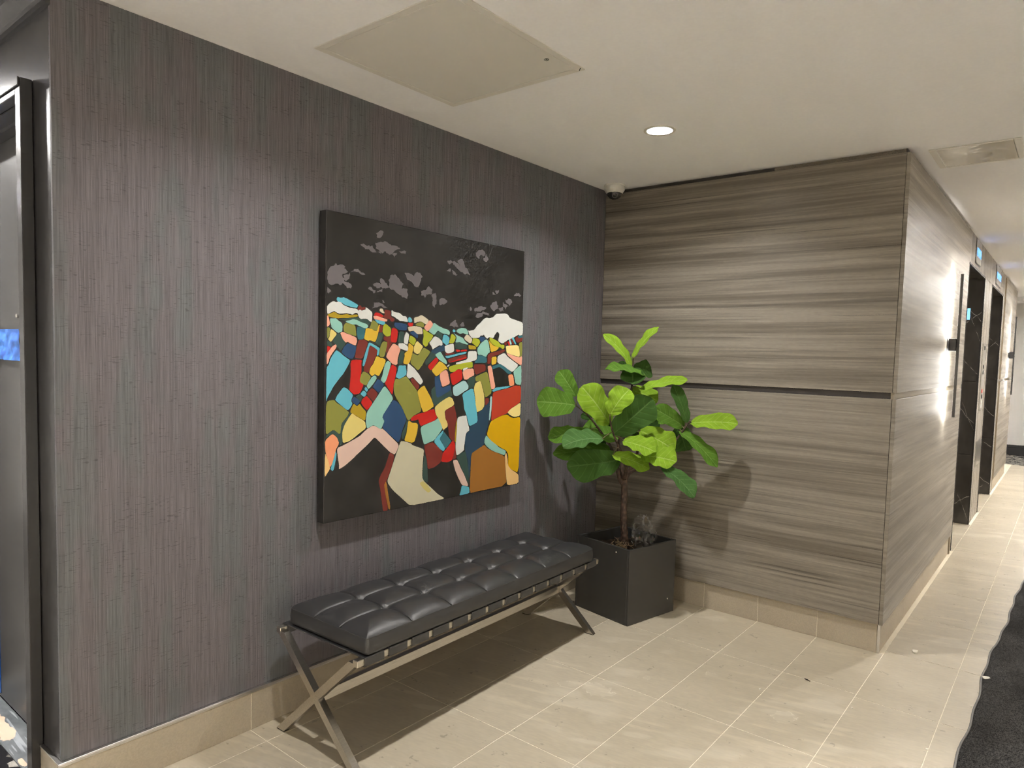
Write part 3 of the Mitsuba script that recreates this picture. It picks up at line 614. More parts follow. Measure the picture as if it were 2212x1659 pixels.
# patches of the painting: colour, then outline in millimetres from its lower left corner
PAINT = '''
g 223,845 235,851 228,869 245,866 259,871 287,861 305,852 287,850 270,857 252,849
g 275,878 280,880 289,870 280,868
g 241,1146 264,1159 277,1159 274,1146 266,1137 252,1127 240,1124 244,1140
g 164,1095 181,1093 201,1091 224,1089 241,1067 224,1067 206,1075 189,1076 176,1081
g 239,1103 265,1115 286,1119 308,1115 324,1111 343,1110 365,1098 335,1088 330,1079 306,1064 284,1079 271,1071 253,1079 239,1083 244,1094
g 322,1074 352,1081 352,1073 338,1063
g 360,1089 402,1096 398,1081 380,1079
g 246,1070 258,1075 263,1066
g 34,995 49,999 58,998 80,997 94,992 85,986 104,976 85,970 73,959 80,947 122,925 114,911 97,917 81,933 66,924 45,924 29,917 8,930 7,956 12,978
g 78,960 109,973 111,963 97,941 83,949
g 114,975 130,991 155,990 170,985 190,974 178,970 158,980 133,979
g 6,909 25,892 16,885 7,892
g 229,941 244,950 268,949 264,963 276,970 308,941 313,976 326,993 354,984 376,964 391,952 383,939 408,935 417,917 409,895 372,907 350,919 314,931 274,933 247,925
g 199,921 214,932 242,916 237,908
g 248,913 276,926 274,913
g 395,1001 435,1006 450,997 463,1011 489,1012 496,994 479,951 454,956 429,969 404,982
g 487,938 516,941 534,962 557,947 561,931 524,923 517,905 506,916 491,917
g 557,925 580,933 588,895 574,870 562,880 558,899
g 607,908 630,918 654,903 635,888 608,889
g 649,1078 676,1092 684,1082 665,1069
g 684,1085 708,1088 729,1071 716,1094 749,1104 766,1069 792,1055 799,1039 759,1038 722,1053 693,1067
g 646,1039 665,1054 678,1048 666,1039
g 682,1046 698,1045 718,1025 706,1020 690,1030
g 836,1140 861,1160 883,1166 905,1149 893,1136 871,1136 858,1117 836,1129
g 893,1130 914,1147 929,1126 916,1112 893,1113
g 832,870 844,888 888,900 919,893 902,878 858,869
g 842,848 863,863 898,871 947,869 943,854 898,860 868,839
g 802,871 810,889 823,878 815,869
g 946,898 959,914 995,928 1008,908 983,880 960,884
g 1010,897 1043,905 1053,884 1025,882
g 1042,929 1086,914 1067,900 1047,914
g 1061,942 1109,948 1114,928 1095,914 1066,934
g 961,970 989,961 967,954
g 984,981 1016,984 1012,969 994,964
g 1127,966 1151,986 1192,971 1162,966
g 677,808 708,823 717,810 730,793 701,789 677,794
g 738,802 762,815 775,798 746,791
G 55,790 102,797 154,804 169,796 200,798 217,788 207,774 200,776 173,781 135,794 93,787
W 6,838 20,850 35,859 48,855 60,859 73,855 81,847 111,838 149,836 152,829 165,835 172,831 191,836 190,846 206,839 225,827 224,806 222,788 213,790 200,799 184,800 169,797 159,802 151,819 141,821 125,811 116,815 110,814 97,817 83,814 62,812 51,816 39,821 26,815 8,807 6,824
c 54,876 65,873 85,877 117,866 154,852 147,840 124,841 85,848 76,855 54,859 49,866
D 160,852 167,850 172,843 187,848 188,836 175,835 172,829 165,835 152,831 150,838
M 8,806 23,811 37,817 47,816 54,810 70,808 86,810 99,814 112,810 125,810 134,813 151,814 153,806 105,798 80,797 55,794 33,795 11,799
P 6,802 13,800 21,771 13,761 6,759
A 21,792 33,792 47,794 59,785 75,778 79,764 77,743 66,741 60,737 44,745 27,758 25,768 20,781
A 93,786 112,789 131,795 145,793 168,785 197,779 205,772 204,767 193,760 177,764 151,772 143,775 128,773 111,777 96,781
O 94,779 112,776 140,771 144,744 146,728 127,732 108,736 87,743 83,757 85,769
O 7,757 16,757 23,753 18,738 17,725 8,713
y 26,752 48,739 51,731 35,713 25,702 14,710 13,716 18,719 21,741
G 54,736 66,737 81,712 97,701 81,681 70,668 61,678 51,685 51,693 47,694 32,703
G 8,707 25,700 33,694 25,686 8,687
T 150,767 168,765 190,760 186,729 181,718 156,714 148,737 148,756
O 227,795 236,794 257,782 252,758 245,755 231,757 210,765 217,773 220,785
c 236,800 262,797 292,793 292,785 283,779 269,782 252,785
D 288,843 322,840 321,817 346,806 335,794 323,797 317,804 306,805 283,809 283,816 290,823
P 229,813 253,814 270,810 294,805 304,803 303,795 288,793 253,799 236,800
R 234,819 240,828 256,828 277,821 283,816 276,810 253,814 234,815
E 264,845 277,846 282,838 290,826 274,829 262,836
Y 193,761 205,763 224,760 236,754 249,753 260,780 266,779 254,735 242,707 215,715 206,711 184,719 189,738
D 266,779 280,777 283,773 278,759 278,748 259,748 261,764
L 294,786 325,768 323,738 306,732 290,738 280,749 281,765 285,780
G 258,746 280,746 282,736 277,720 266,690 248,700 243,704 253,724
D 288,734 304,731 323,735 324,713 335,709 319,689 305,664 296,672 304,705 304,712 285,718
O 288,713 306,709 303,691 298,672 289,648 272,646 263,655 266,674 271,695 278,706
R 330,769 347,769 362,759 361,735 354,708 326,710 323,727 327,755
P 68,739 82,743 97,737 116,733 146,723 150,708 143,691 125,696 105,705 94,701 79,716
R 8,687 25,683 19,670 8,659
P 48,694 52,688 50,681 33,660 19,641 15,624 7,615 6,656 20,672 31,685
N 88,686 104,699 125,695 146,687 142,665 137,651 130,639 117,638 96,647 74,664
D 157,713 184,717 205,706 196,683 188,662 177,639 140,642 142,654 146,677 151,693
c 210,706 220,704 241,695 266,684 264,671 259,652 250,654 254,672 253,676 234,687 215,695 208,678 202,650 186,609 178,612 182,632 193,667 201,686
D 215,693 234,686 254,675 250,656 240,641 232,622 218,605 210,582 184,590 187,611 202,647 208,677
c 51,672 69,662 88,648 116,633 113,622 97,597 83,578 61,556 39,531 27,512 13,492 6,472 6,554 7,605 17,615 22,633 35,654
R 124,633 145,636 175,635 172,619 174,592 170,572 166,557 170,545 185,535 175,514 166,501 142,496 131,501 114,515 116,530 121,579 119,618
O 184,589 205,581 222,567 212,550 199,532 184,536 167,546 166,558 173,578
Y 254,651 270,644 281,645 299,636 292,614 278,591 262,568 243,578 227,569 212,582 220,605 234,619 247,648
A 241,572 250,567 252,560 237,540 211,516 203,525 201,531 214,551 229,567
A 309,633 328,624 318,591 302,550 290,539 272,553 282,571 287,591 294,615 299,623
R 333,619 360,605 353,567 344,538 341,510 338,489 317,513 295,539 304,551 319,593
N 259,558 279,546 292,533 281,519 265,500 248,511 232,525 244,542
c 197,527 209,514 201,505 190,515 191,521
c 186,513 200,501 199,494 188,485 174,494 169,499
D 227,521 241,514 258,498 252,482 236,464 224,476 203,495 203,501
G 166,498 181,484 169,465 158,477 146,489
c 86,528 104,521 134,495 123,474 131,461 122,447 108,435 91,445 74,458 57,470 47,479 58,497
N 139,488 156,479 169,468 154,452 137,463 124,475
R 201,490 213,480 232,461 221,444 204,431 189,443 173,462 180,478
A 293,529 315,510 343,475 327,454 283,401 296,381 288,365 278,348 258,359 238,369 205,356 199,381 202,421 229,453 254,482
M 136,461 154,449 167,459 177,446 200,425 195,389 182,394 147,413 118,427
G 118,425 125,424 111,404 93,380 82,352 81,329 85,307 74,298 68,309 57,332 38,350 5,332 6,342 41,363 73,339 77,384 100,402
O 14,476 43,479 54,466 72,457 92,444 114,428 110,416 96,401 78,385 73,340 41,364 6,344 5,400 6,461
y 129,423 147,411 195,386 200,358 167,340 136,321 112,310 86,307 83,329 83,352 93,378 111,403
Z 36,348 59,330 68,307 55,288 46,258 36,229 26,217 11,260 4,284 2,323
z 3,274 8,266 20,240 27,212 13,194 2,181
c 52,278 57,266 52,239 44,206 37,201 29,210 40,240 50,268
Q 58,289 87,297 123,310 169,328 205,354 238,368 278,348 286,352 330,316 379,275 367,250 355,235 327,249 284,286 245,319 216,295 170,264 131,237 120,230 95,215 68,204 70,218 64,248
N 344,469 365,459 391,435 420,381 405,355 391,324 387,303 375,285 354,301 322,324 285,354 296,381 284,401 320,445
G 420,379 427,369 425,353 405,295 392,303 395,325 412,353
Y 435,375 453,364 475,363 487,355 483,322 468,282 453,277 407,290 421,322 427,359 428,370
O 354,557 374,555 389,560 412,568 428,554 452,529 480,502 487,471 493,454 505,419 499,409 459,396 440,381 433,375 424,380 404,414 389,439 361,472 348,493 344,523 347,544
Y 521,526 535,506 564,468 582,432 560,420 538,411 517,407 503,432 488,473 480,502 501,518
R 584,419 591,400 604,380 590,367 539,355 503,347 493,365 488,378 468,374 446,374 444,384 461,395 499,404 522,406 556,415
A 609,377 619,364 634,343 638,327 622,309 585,276 555,270 526,263 513,293 503,333 509,345 539,354 590,366
G 585,522 600,500 686,514 700,473 680,472 657,465 623,448 585,432 574,450 561,504
N 582,564 596,564 613,568 618,545 630,510 685,526 689,501 601,466 592,486 587,523
D 712,432 728,389 732,363 722,340 721,288 725,257 699,270 684,284 675,333 672,352 655,374 654,405 670,418
y 678,471 699,464 714,437 702,427 661,413 651,405 655,374 670,351 673,335 644,319 636,334 616,368 594,396 587,427 621,448 654,462
D 581,270 612,246 644,219 638,197 633,173 594,155 550,150 545,191 533,230 526,259 555,268
c 644,319 646,316 640,302 621,283 638,261 659,233 647,221 622,237 585,272 611,296
T 649,312 674,288 700,265 683,250 661,231 641,261 623,283 640,301
D 724,251 732,206 733,181 709,176 719,208
R 708,267 724,252 721,222 714,193 704,174 674,168 634,176 640,197 646,216 662,227 689,250
M 732,363 733,326 730,262 726,256 721,267 726,337
W 796,380 804,350 822,307 796,295 787,238 785,213 737,192 730,216 728,245 734,304 734,361 742,374 777,378 785,376
S 388,290 407,288 448,275 455,267 496,253 526,242 520,195 517,115 535,94 574,64 619,27 666,1 586,1 448,1 409,33 345,86 315,124 334,166 363,235
G 529,220 542,200 550,144 554,91 542,93 520,111 521,157
m 520,101 542,87 577,51 556,42 528,65 501,93
D 327,247 354,233 343,190 312,126 299,117 304,85 324,1 297,1 292,24 279,97 270,131 278,153 302,184 315,216
B 309,128 315,110 322,73 335,17 333,1 324,10 309,66 299,110
Q 711,172 734,175 744,169 768,129 790,98 821,43 813,39 776,49 752,84 728,126
c 776,48 813,38 827,31 831,3 760,1 769,19
n 963,442 963,408 961,340 940,289 929,247 928,230 898,217 837,195 833,148 828,71 822,94 812,167 794,209 790,260 798,291 821,302 823,323 832,327 879,343 878,387 914,405 930,419 945,436
G 797,207 809,168 822,97 823,48 796,92 747,169 736,186 738,191 776,205
B 931,228 952,209 995,190 1024,181 1087,157 1095,108 1109,4 887,4 832,2 835,111 838,194 882,210
A 943,274 969,253 1008,230 1042,205 1098,183 1089,160 1038,177 1012,185 978,199 950,217 931,235 931,255
z 1101,173 1111,146 1116,107 1141,83 1205,50 1208,2 1116,2 1106,40 1092,139 1090,158
X 1099,368 1129,352 1154,346 1209,350 1207,266 1205,56 1140,84 1118,106 1117,161 1098,185 1055,203 1016,223 977,246 947,275 964,320 976,339 1003,349 1054,363
b 1155,514 1207,510 1208,428 1167,411 1127,395 1099,373 1054,364 1003,351 977,341 979,399 984,481 1018,489 1070,496 1120,503
f 1208,425 1207,355 1156,352 1129,361 1101,378 1127,394 1168,409
a 966,463 980,463 978,410 972,361 963,342 960,358 964,408
c 1007,506 1035,507 1067,510 1104,512 1125,510 1093,501 1036,495 988,485 977,492 992,498
P 1081,678 1118,670 1151,663 1187,657 1209,666 1207,616 1186,621 1136,643 1097,663
O 1181,732 1208,737 1209,666 1190,657 1185,691
f 1074,711 1111,717 1176,720 1189,683 1187,659 1151,665 1108,673 1081,681 1080,696
W 1065,679 1092,659 1136,639 1183,617 1133,581 1100,595 1028,623 1013,632 1014,661
A 1205,617 1209,514 1163,520 1150,556 1141,585 1186,612
Z 1099,569 1139,571 1152,516 1125,510 1111,515
T 975,612 1005,618 1028,625 1070,610 1125,580 1122,573 1096,573 1066,592 1029,609 979,595
P 942,612 965,616 976,595 988,554 1002,511 992,498 972,498 961,535 944,594
O 939,586 958,535 978,482 931,457 918,483 896,541 858,538 853,560 895,574
y 892,542 907,505 921,469 924,420 909,402 877,391 861,392 859,450 845,506 856,531
D 929,457 956,456 956,436 938,421 930,423
D 843,620 882,621 923,620 928,590 883,578 859,570 847,583 841,607
T 866,664 895,663 932,654 935,628 846,626 848,634 866,645
D 939,664 953,674 1003,683 1067,697 1070,687 1011,666 969,659 962,625 938,622
Y 969,656 1006,660 1005,625 970,616
Y 941,742 951,732 979,712 1025,705 1003,688 963,679 951,719
L 950,752 980,745 1016,733 1035,718 1064,719 1064,702 1051,696 1035,705 1005,707 971,720 951,737
A 926,742 938,735 946,719 955,679 941,673 927,655 899,665 868,666 862,693 888,722
L 830,743 853,744 875,739 883,724 860,701 847,710 824,720 828,733
N 875,743 884,754 916,750 922,743 892,726 882,733
A 698,764 715,756 738,749 763,742 772,731 784,722 800,715 794,712 766,716 736,723 730,720 711,720 719,739 715,751
A 715,773 728,782 748,788 777,788 791,780 799,759 781,760 762,765 742,760 722,767
E 783,758 799,757 823,742 825,735 819,720 807,720 777,733 770,742
W 796,779 808,776 819,781 836,782 847,791 861,806 884,820 905,838 925,846 942,843 974,850 996,868 1047,872 1057,874 1084,871 1100,854 1154,845 1209,836 1209,774 1185,768 1174,773 1152,764 1128,753 1094,745 1048,723 1014,736 1025,769 1007,783 987,763 978,748 945,753 933,743 916,754 906,765 901,758 884,759 875,747 849,745 823,744 806,758 799,770
D 1078,738 1084,721 1069,714 1063,727
R 1084,735 1102,737 1111,717 1101,713
a 1097,748 1107,749 1124,722 1108,720
c 1120,754 1134,760 1159,725 1151,721
D 1110,751 1119,752 1146,723 1130,721
D 1150,757 1169,764 1207,761 1208,743 1170,730 1150,743
T 1168,768 1209,771 1209,761 1175,753
M 798,712 852,706 853,691 806,690
G 710,719 739,722 766,714 791,709 790,693 740,690 711,691
R 713,688 742,687 744,679 722,676
R 749,686 787,690 792,685 788,681 749,678
D 649,671 664,668 710,675 710,669 668,661 649,660
c 647,657 668,658 725,669 779,678 789,675 782,670 726,660 664,647 654,648
D 662,642 787,669 790,648 726,635 669,626
R 669,626 704,637 789,656 790,648 738,637
W 650,704 669,709 700,715 705,686 699,676 666,668 649,674 639,696
W 799,681 827,683 858,683 862,645 843,637 764,623 719,619 719,627 764,636 796,644
L 831,634 834,606 805,603 764,600 757,592 748,597 732,598 706,584 684,584 673,594 672,606 689,613 749,623
W 765,599 797,607 798,600 768,589
W 676,619 674,612 661,607 661,613
P 763,588 802,599 839,600 846,568 822,561 794,547 774,550
R 732,597 752,596 759,589 765,550 708,524 694,527 680,575 706,583
G 848,562 853,554 845,512 810,505 807,518 794,545 820,559
a 701,516 768,543 786,541 807,518 805,504 764,486 731,472 709,476 702,495
c 764,481 838,509 851,469 858,436 871,388 878,343 827,327 816,331 800,375 780,413 775,447
P 338,706 364,696 379,682 368,658 362,634 362,619 353,614 330,622 301,647 302,654 316,680
Y 424,710 436,705 453,694 448,675 441,650 432,627 420,617 396,621 397,634 404,654 400,662 410,671 421,677
y 474,720 509,696 499,683 488,667 474,662 454,672 454,691 463,708
O 515,692 554,675 544,662 524,641 505,614 481,591 459,607 436,624 441,643 446,666 456,665 478,656 488,667 503,684
G 381,679 400,672 397,654 392,631 386,618 366,618 369,644 376,665
c 371,614 411,613 409,604 415,587 412,573 393,563 374,556 357,563 355,570 364,586 368,605
W 424,623 460,600 486,576 508,550 511,541 497,528 473,546 451,564 429,556 415,568 419,591 420,617
D 437,554 453,559 473,543 493,524 480,505 451,532
G 560,678 581,673 583,659 588,651 529,613 521,626 542,650
n 558,680 572,684 603,696 633,710 641,701 644,681 621,676 585,664 562,672
A 616,676 625,666 645,645 656,636 659,618 633,628 605,642 588,656 583,662 602,672
R 590,652 607,637 587,618 558,589 537,609
Y 611,634 633,625 652,612 666,597 649,597 630,588 609,573 596,566 588,568 562,591 587,613
P 651,594 662,589 671,568 681,532 655,522 632,517 620,544 614,577 634,588
W 326,844 337,837 354,834 367,835 391,821 402,823 412,816 418,797 394,800 373,800 356,809 337,818 326,818
c 424,821 437,815 443,804 437,798 424,797 418,802 418,812
R 418,795 447,797 448,790 444,782 428,779 420,785
E 452,819 482,826 495,833 518,824 540,813 532,798 522,793 496,805 470,801 455,794
O 496,804 514,794 509,778 487,783 459,787 469,796
E 417,777 459,784 501,778 505,750 472,749 456,760 448,763 425,758
N 427,753 450,762 478,746 476,730 468,733
P 550,813 567,797 557,780 533,762 515,775 515,784 530,797 540,809
L 507,774 533,762 571,747 559,729 539,713 535,701 523,695 509,705 505,718 512,739
A 572,804 599,791 633,781 665,775 674,766 670,751 648,757 629,757 597,770 587,761 574,748 539,765 561,786
G 597,769 627,756 621,728 604,739 579,747
W 577,744 602,738 626,722 628,708 622,702 609,705 572,688 568,684 560,698 545,714 555,721
c 633,753 651,753 673,740 667,712 654,706 634,716 626,723
L 689,760 714,746 708,730 700,718 686,715 667,717 677,734 681,752
c 700,780 711,773 707,766 694,767 691,774
L 433,743 460,731 467,720 453,699 442,705 426,714 426,729
W 410,756 425,747 422,724 417,701 397,708 397,725 401,741
W 367,706 394,708 421,694 419,674 373,685 366,697
N 343,793 367,793 413,789 411,761 366,763 340,779
G 372,758 398,756 395,736 392,709 362,708 367,738
'''
# leaves: kind, base point, tip, width, upper side's direction
LEAVES = '''
l -0.304 -0.396 1.335 -0.448 -0.298 1.519 0.084 -0.18 -0.92 0.35
l -0.307 -0.392 1.388 -0.241 -0.505 1.569 0.074 -0.82 0.3 0.48
m -0.33 -0.491 1.302 -0.483 -0.334 1.336 0.118 -0.16 -0.35 0.92
d -0.268 -0.377 1.324 -0.147 -0.431 1.336 0.108 -0.41 -0.84 0.34
d -0.304 -0.396 1.341 -0.408 -0.458 1.26 0.135 -0.46 -0.32 0.83
d -0.283 -0.374 1.327 -0.272 -0.277 1.351 0.066 -0.86 -0.02 0.5
l -0.32 -0.455 1.227 -0.16 -0.653 1.29 0.084 -0.57 -0.21 0.8
l -0.267 -0.362 1.218 -0.213 -0.509 1.164 0.109 -0.64 -0.46 0.61
m -0.579 -0.215 1.181 -0.614 -0.125 1.316 0.1 -0.75 -0.62 0.22
m -0.597 -0.225 1.137 -0.749 -0.085 1.153 0.166 -0.64 -0.72 0.26
l -0.462 -0.36 1.038 -0.626 -0.285 1.238 0.161 -0.48 -0.88 -0.06
l -0.549 -0.411 1.096 -0.49 -0.484 1.233 0.142 -0.93 -0.16 0.32
d -0.492 -0.403 0.992 -0.411 -0.582 1.182 0.174 -0.88 -0.46 -0.06
d -0.192 -0.677 1.051 -0.197 -0.592 1.255 0.087 -0.5 -0.8 0.32
m -0.183 -0.656 1.033 -0.333 -0.551 1.131 0.103 -0.58 -0.82 0
l -0.21 -0.702 1.058 -0.15 -0.935 1.074 0.105 -0.81 -0.17 0.57
m -0.387 -0.373 0.958 -0.512 -0.219 1.003 0.139 -0.51 -0.59 0.62
m -0.495 -0.24 0.983 -0.683 -0.119 0.959 0.107 -0.47 -0.61 0.63
g -0.569 -0.387 0.97 -0.742 -0.252 0.939 0.178 -0.36 -0.25 0.9
m -0.366 -0.32 0.893 -0.608 -0.1 0.864 0.101 -0.62 -0.62 0.49
d -0.42 -0.412 0.848 -0.682 -0.247 0.817 0.177 -0.54 -0.84 0.04
l -0.362 -0.484 1.009 -0.286 -0.657 0.915 0.151 -0.68 -0.56 0.48
l -0.504 -0.467 0.963 -0.468 -0.639 0.924 0.137 -0.51 -0.29 0.81
l -0.44 -0.546 0.888 -0.419 -0.73 0.879 0.142 -0.7 -0.11 0.7
l -0.493 -0.401 0.881 -0.412 -0.58 0.822 0.112 -0.5 -0.47 0.73
m -0.211 -0.638 1.013 -0.169 -0.848 0.838 0.097 -0.48 -0.61 0.62
g -0.285 -0.578 0.817 -0.259 -0.769 0.679 0.124 -0.37 -0.58 0.73
d -0.186 -0.621 1.036 -0.125 -0.649 0.893 0.138 -0.81 -0.53 -0.25
d -0.333 -0.329 0.966 -0.403 -0.227 1.03 0.104 -0.74 -0.64 0.21
m -0.317 -0.539 1.11 -0.294 -0.599 1.051 0.079 -0.45 -0.71 0.54
d -0.437 -0.232 1.053 -0.476 -0.184 1.075 0.041 -0.71 -0.67 0.21
d -0.242 -0.393 0.979 -0.242 -0.441 0.902 0.104 -0.88 -0.4 0.24
d -0.349 -0.261 0.947 -0.434 -0.204 0.894 0.119 -0.67 -0.61 0.42
d -0.223 -0.417 1.056 -0.211 -0.511 0.988 0.104 -0.89 -0.33 0.3
'''

# ---------------------------------------------------------------- painting
PX0, PZ0 = -2.0585, 0.7245
PYF = -0.055
t = thing('canvas_painting', 'large square abstract painting of coloured patches under a black sky, hung above the bench', 'painting')
k = put(t, 'canvas', cbox(-2.0595, -0.8505, PYF, -0.0125, 0.7240, 1.9225, 0.002), 'm_canvas')
put(t, 'hanger', box(-1.9, -1.0, -0.0124, -0.0005, 1.72, 1.76), 'm_black_matte')
PAL = dict(W=(226, 228, 222), c=(100, 188, 208), R=(205, 35, 30), D=(118, 45, 38), L=(178, 185, 50), O=(140, 142, 65), Y=(230, 188, 60), y=(232, 212, 125), P=(248, 176, 152), Q=(232, 198, 182), A=(150, 205, 190), a=(172, 214, 215),
           N=(36, 70, 110), n=(32, 60, 84), G=(45, 70, 65), T=(52, 108, 120), M=(178, 150, 35), E=(224, 212, 185), S=(210, 204, 175), B=(165, 110, 45), Z=(255, 165, 120), z=(255, 210, 140), b=(192, 62, 42), g=(108, 104, 108), X=(228, 178, 5), f=(255, 232, 150), m=(214, 200, 120))
for c, v in PAL.items():
    mat('m_paint_' + c + ('_' if c.islower() else ''), lin(v, k=PAINT_K), 0.5, spec=0.35)
FR = [[1, 0, 0, PX0], [0, 0, -1, 0.0], [0, 1, 0, PZ0]]
for i, row in enumerate(PAINT.strip().split('\n')):
    c, *pp = row.split()
    v = np.array([[float(q) for q in s.split(',')] for s in pp]) / 1000
    if c == 'g':
        e = np.concatenate([np.linspace(v[j], v[(j + 1) % len(v)], max(2, int(np.linalg.norm(v[(j + 1) % len(v)] - v[j]) / 0.005)), endpoint=False) for j in range(len(v))])
        o3 = np.stack([e[:, 0] * 90, e[:, 1] * 90, 0 * e[:, 0]], -1)
        v = e + 0.016 * np.stack([meshkit.fbm(o3, 3, seed=1) - 0.5, meshkit.fbm(o3, 3, seed=7) - 0.5], -1)
    q = np.empty((2 * len(v), 2))
    nx = np.roll(v, -1, 0)
    cut = 0.16 if c != 'g' else 0.10
    q[0::2], q[1::2] = v * (1 - cut) + nx * cut, v * cut + nx * (1 - cut)
    poly = sg.Polygon(q).buffer(0)
    if poly.geom_type != 'Polygon':
        poly = max(poly.geoms, key=lambda s: s.area)
    hgt = 0.0004 + 5e-6 * i
    m = prism(poly, hgt, FR)
    m.apply_translation((0, PYF - 0.00005, 0))
    put(t, 'cloud_patch' if c == 'g' else 'paint_patch', m, 'm_paint_' + c + ('_' if c.islower() else ''))

# ---------------------------------------------------------------- bench
BC, BR = np.array([-1.495, -0.272]), math.radians(1.5)


def bench_place(m):
    return at(m, BC[0], BC[1], 0, BR)


t = thing('tufted_bench', 'long black tufted leather bench on crossed brushed steel legs under the painting', 'bench')
HX, FO, ZL = 0.755, 0.222, 0.372
for sx in (-1, 1):
    for sgn in (-1, 1):
        th, wx = (0.0125, 0.043) if sgn < 0 else (0.0122, 0.0428)
        pts = [(sgn * FO, 0.004), (sgn * (FO - wx), 0.004), (-sgn * FO, ZL), (-sgn * (FO - wx), ZL)]
        m = prism(sg.Polygon([pts[0], pts[1], pts[2], pts[3]]).convex_hull, 2 * th, [[0, 0, 1, sx * HX - th], [1, 0, 0, 0], [0, 1, 0, 0]])
        put(t, 'leg', bench_place(m), 'm_steel')
        f = sgn * (FO - wx / 2)
        put(t, 'foot_pad', bench_place(cbox(sx * HX - th, sx * HX + th, f - wx / 2, f + wx / 2, 0.0003, 0.004, 0.0008)), 'm_edge_black')
put(t, 'stretcher', bench_place(cbox(-HX + 0.0127, HX - 0.0127, -0.0125, 0.0125, 0.168, 0.206, 0.0015)), 'm_steel')
for sgn in (-1, 1):
    yc = sgn * (FO - 0.009)
    put(t, 'rail', bench_place(cbox(-HX - 0.013, HX + 0.013, yc - 0.0125, yc + 0.0125, ZL - 0.011, ZL + 0.0125, 0.002)), 'm_steel_plain')
NS, gap = 14, 0.024
x0 = -HX + 0.016
sw = (2 * HX - 0.032 - (NS - 1) * gap) / NS
prof = []
for sgn in (-1, 1):
    yc = sgn * (FO - 0.009)
    prof.append(sg.box(yc - 0.0125, ZL - 0.011, yc + 0.0125, ZL + 0.0125).buffer(0.0045, quad_segs=3))
strip = sg.box(-(FO - 0.009), ZL + 0.0125, FO - 0.009, ZL + 0.0168)
outer = prof[0].union(strip).union(prof[1])
for yc in (-(FO - 0.009), FO - 0.009):
    outer = outer.difference(sg.box(yc - 0.0127, ZL - 0.0112, yc + 0.0127, ZL + 0.0127))
for i in range(NS):
    a = x0 + i * (sw + gap)
    put(t, 'strap', bench_place(prism(outer, sw, [[0, 0, 1, a], [1, 0, 0, 0], [0, 1, 0, 0]])), 'm_leather_strap')

# cushion: a height field pinched at the tufts, with seams between them
CL, CW, Z0C, Z1C = 1.440, 0.425, 0.3895, 0.4500
nx_, ny_ = 420, 126
ux, uy = np.linspace(-1, 1, nx_), np.linspace(-1, 1, ny_)
UX, UY = np.meshgrid(ux, uy, indexing='ij')
gx, gy = (UX + 1) / 2 * 7, (UY + 1) / 2 * 3                  # 7 x 3 cells
dx, dy = np.abs(gx - np.round(gx)), np.abs(gy - np.round(gy))
inx, iny = (np.round(gx) > 0) & (np.round(gx) < 7), (np.round(gy) > 0) & (np.round(gy) < 3)
sxm, sym = np.where(inx, dx * 0.2057, 9), np.where(iny, dy * 0.1417, 9)     # metres to the nearest inner seam
pin = np.where(inx & iny, np.hypot(dx * 0.2057, dy * 0.1417), 9)
edge = np.minimum((1 - np.abs(UX)) * CL / 2, (1 - np.abs(UY)) * CW / 2)
crown = 0.030 * (1 - np.exp(-edge / 0.028))
puff = 1 - 0.42 * np.exp(-np.minimum(sxm, sym) / 0.020)
h = crown * puff + 0.004 * np.sin(np.pi * gx) ** 2 * np.sin(np.pi * gy) ** 2
h -= 0.030 * np.exp(-(pin / 0.016) ** 1.25)
h -= 0.0042 * np.exp(-(np.minimum(sxm, sym) / 0.0022) ** 2)
h += 0.0022 * (meshkit.fbm(np.stack([UX * 14, UY * 4, 0 * UX], -1), 3, seed=3) - 0.5)
h = np.where(edge < 1e-9, 0.0, h)
rx = CL / 2 - 0.010 * (1 - np.cos(0)) * 0
top = np.stack([UX * CL / 2, UY * CW / 2, Z1C + h], -1)
# rounded vertical corners in plan
cr = 0.012
ax, ay = np.abs(top[..., 0]) - (CL / 2 - cr), np.abs(top[..., 1]) - (CW / 2 - cr)
m_ = (ax > 0) & (ay > 0)
rr = np.hypot(ax, ay)
sc = np.where(m_, np.minimum(1, np.maximum(ax, ay) / np.maximum(rr, 1e-9)), 1)
top[..., 0] = np.where(m_, np.sign(top[..., 0]) * (CL / 2 - cr + ax * sc), top[..., 0])
top[..., 1] = np.where(m_, np.sign(top[..., 1]) * (CW / 2 - cr + ay * sc), top[..., 1])
ii = np.arange(nx_ * ny_).reshape(nx_, ny_)
F = np.stack([ii[:-1, :-1], ii[1:, :-1], ii[1:, 1:], ii[:-1, 1:]], -1).reshape(-1, 4)
topm = trimesh.Trimesh(top.reshape(-1, 3), np.vstack([F[:, :3], F[:, [0, 2, 3]]]), process=False)
topm.apply_transform(trimesh.transformations.rotation_matrix(BR, [0, 0, 1]))
topm.apply_translation((-1.507, -0.290, 0))
loop = np.concatenate([top[:, 0], top[-1, 1:], top[-2::-1, -1], top[0, -2:0:-1]])
LV, LF = [], []
rows = [(1.0, 0.0), (0.9985, -0.0015), (1.001, -0.012), (1.0025, -0.028), (1.0015, -0.046), (0.9985, Z0C - Z1C + 0.004), (0.992, Z0C - Z1C)]
for s, dz in rows:
    q = loop.copy()
    nrm = np.stack([np.where(np.abs(q[:, 0]) > CL / 2 - cr, np.sign(q[:, 0]), 0), np.where(np.abs(q[:, 1]) > CW / 2 - cr, np.sign(q[:, 1]), 0)], -1)
    q[:, :2] += nrm * (s - 1.0)
    q[:, 2] = Z1C + dz + (0.0006 * np.sin(q[:, 0] * 60) if dz < -0.01 else 0)
    LV.append(q)
n_ = len(loop)
for i in range(len(rows) - 1):
    for j in range(n_):
        a, b2 = i * n_ + j, i * n_ + (j + 1) % n_
        LF += [(a, a + n_, b2 + n_), (a, b2 + n_, b2)]
V = np.concatenate(LV)
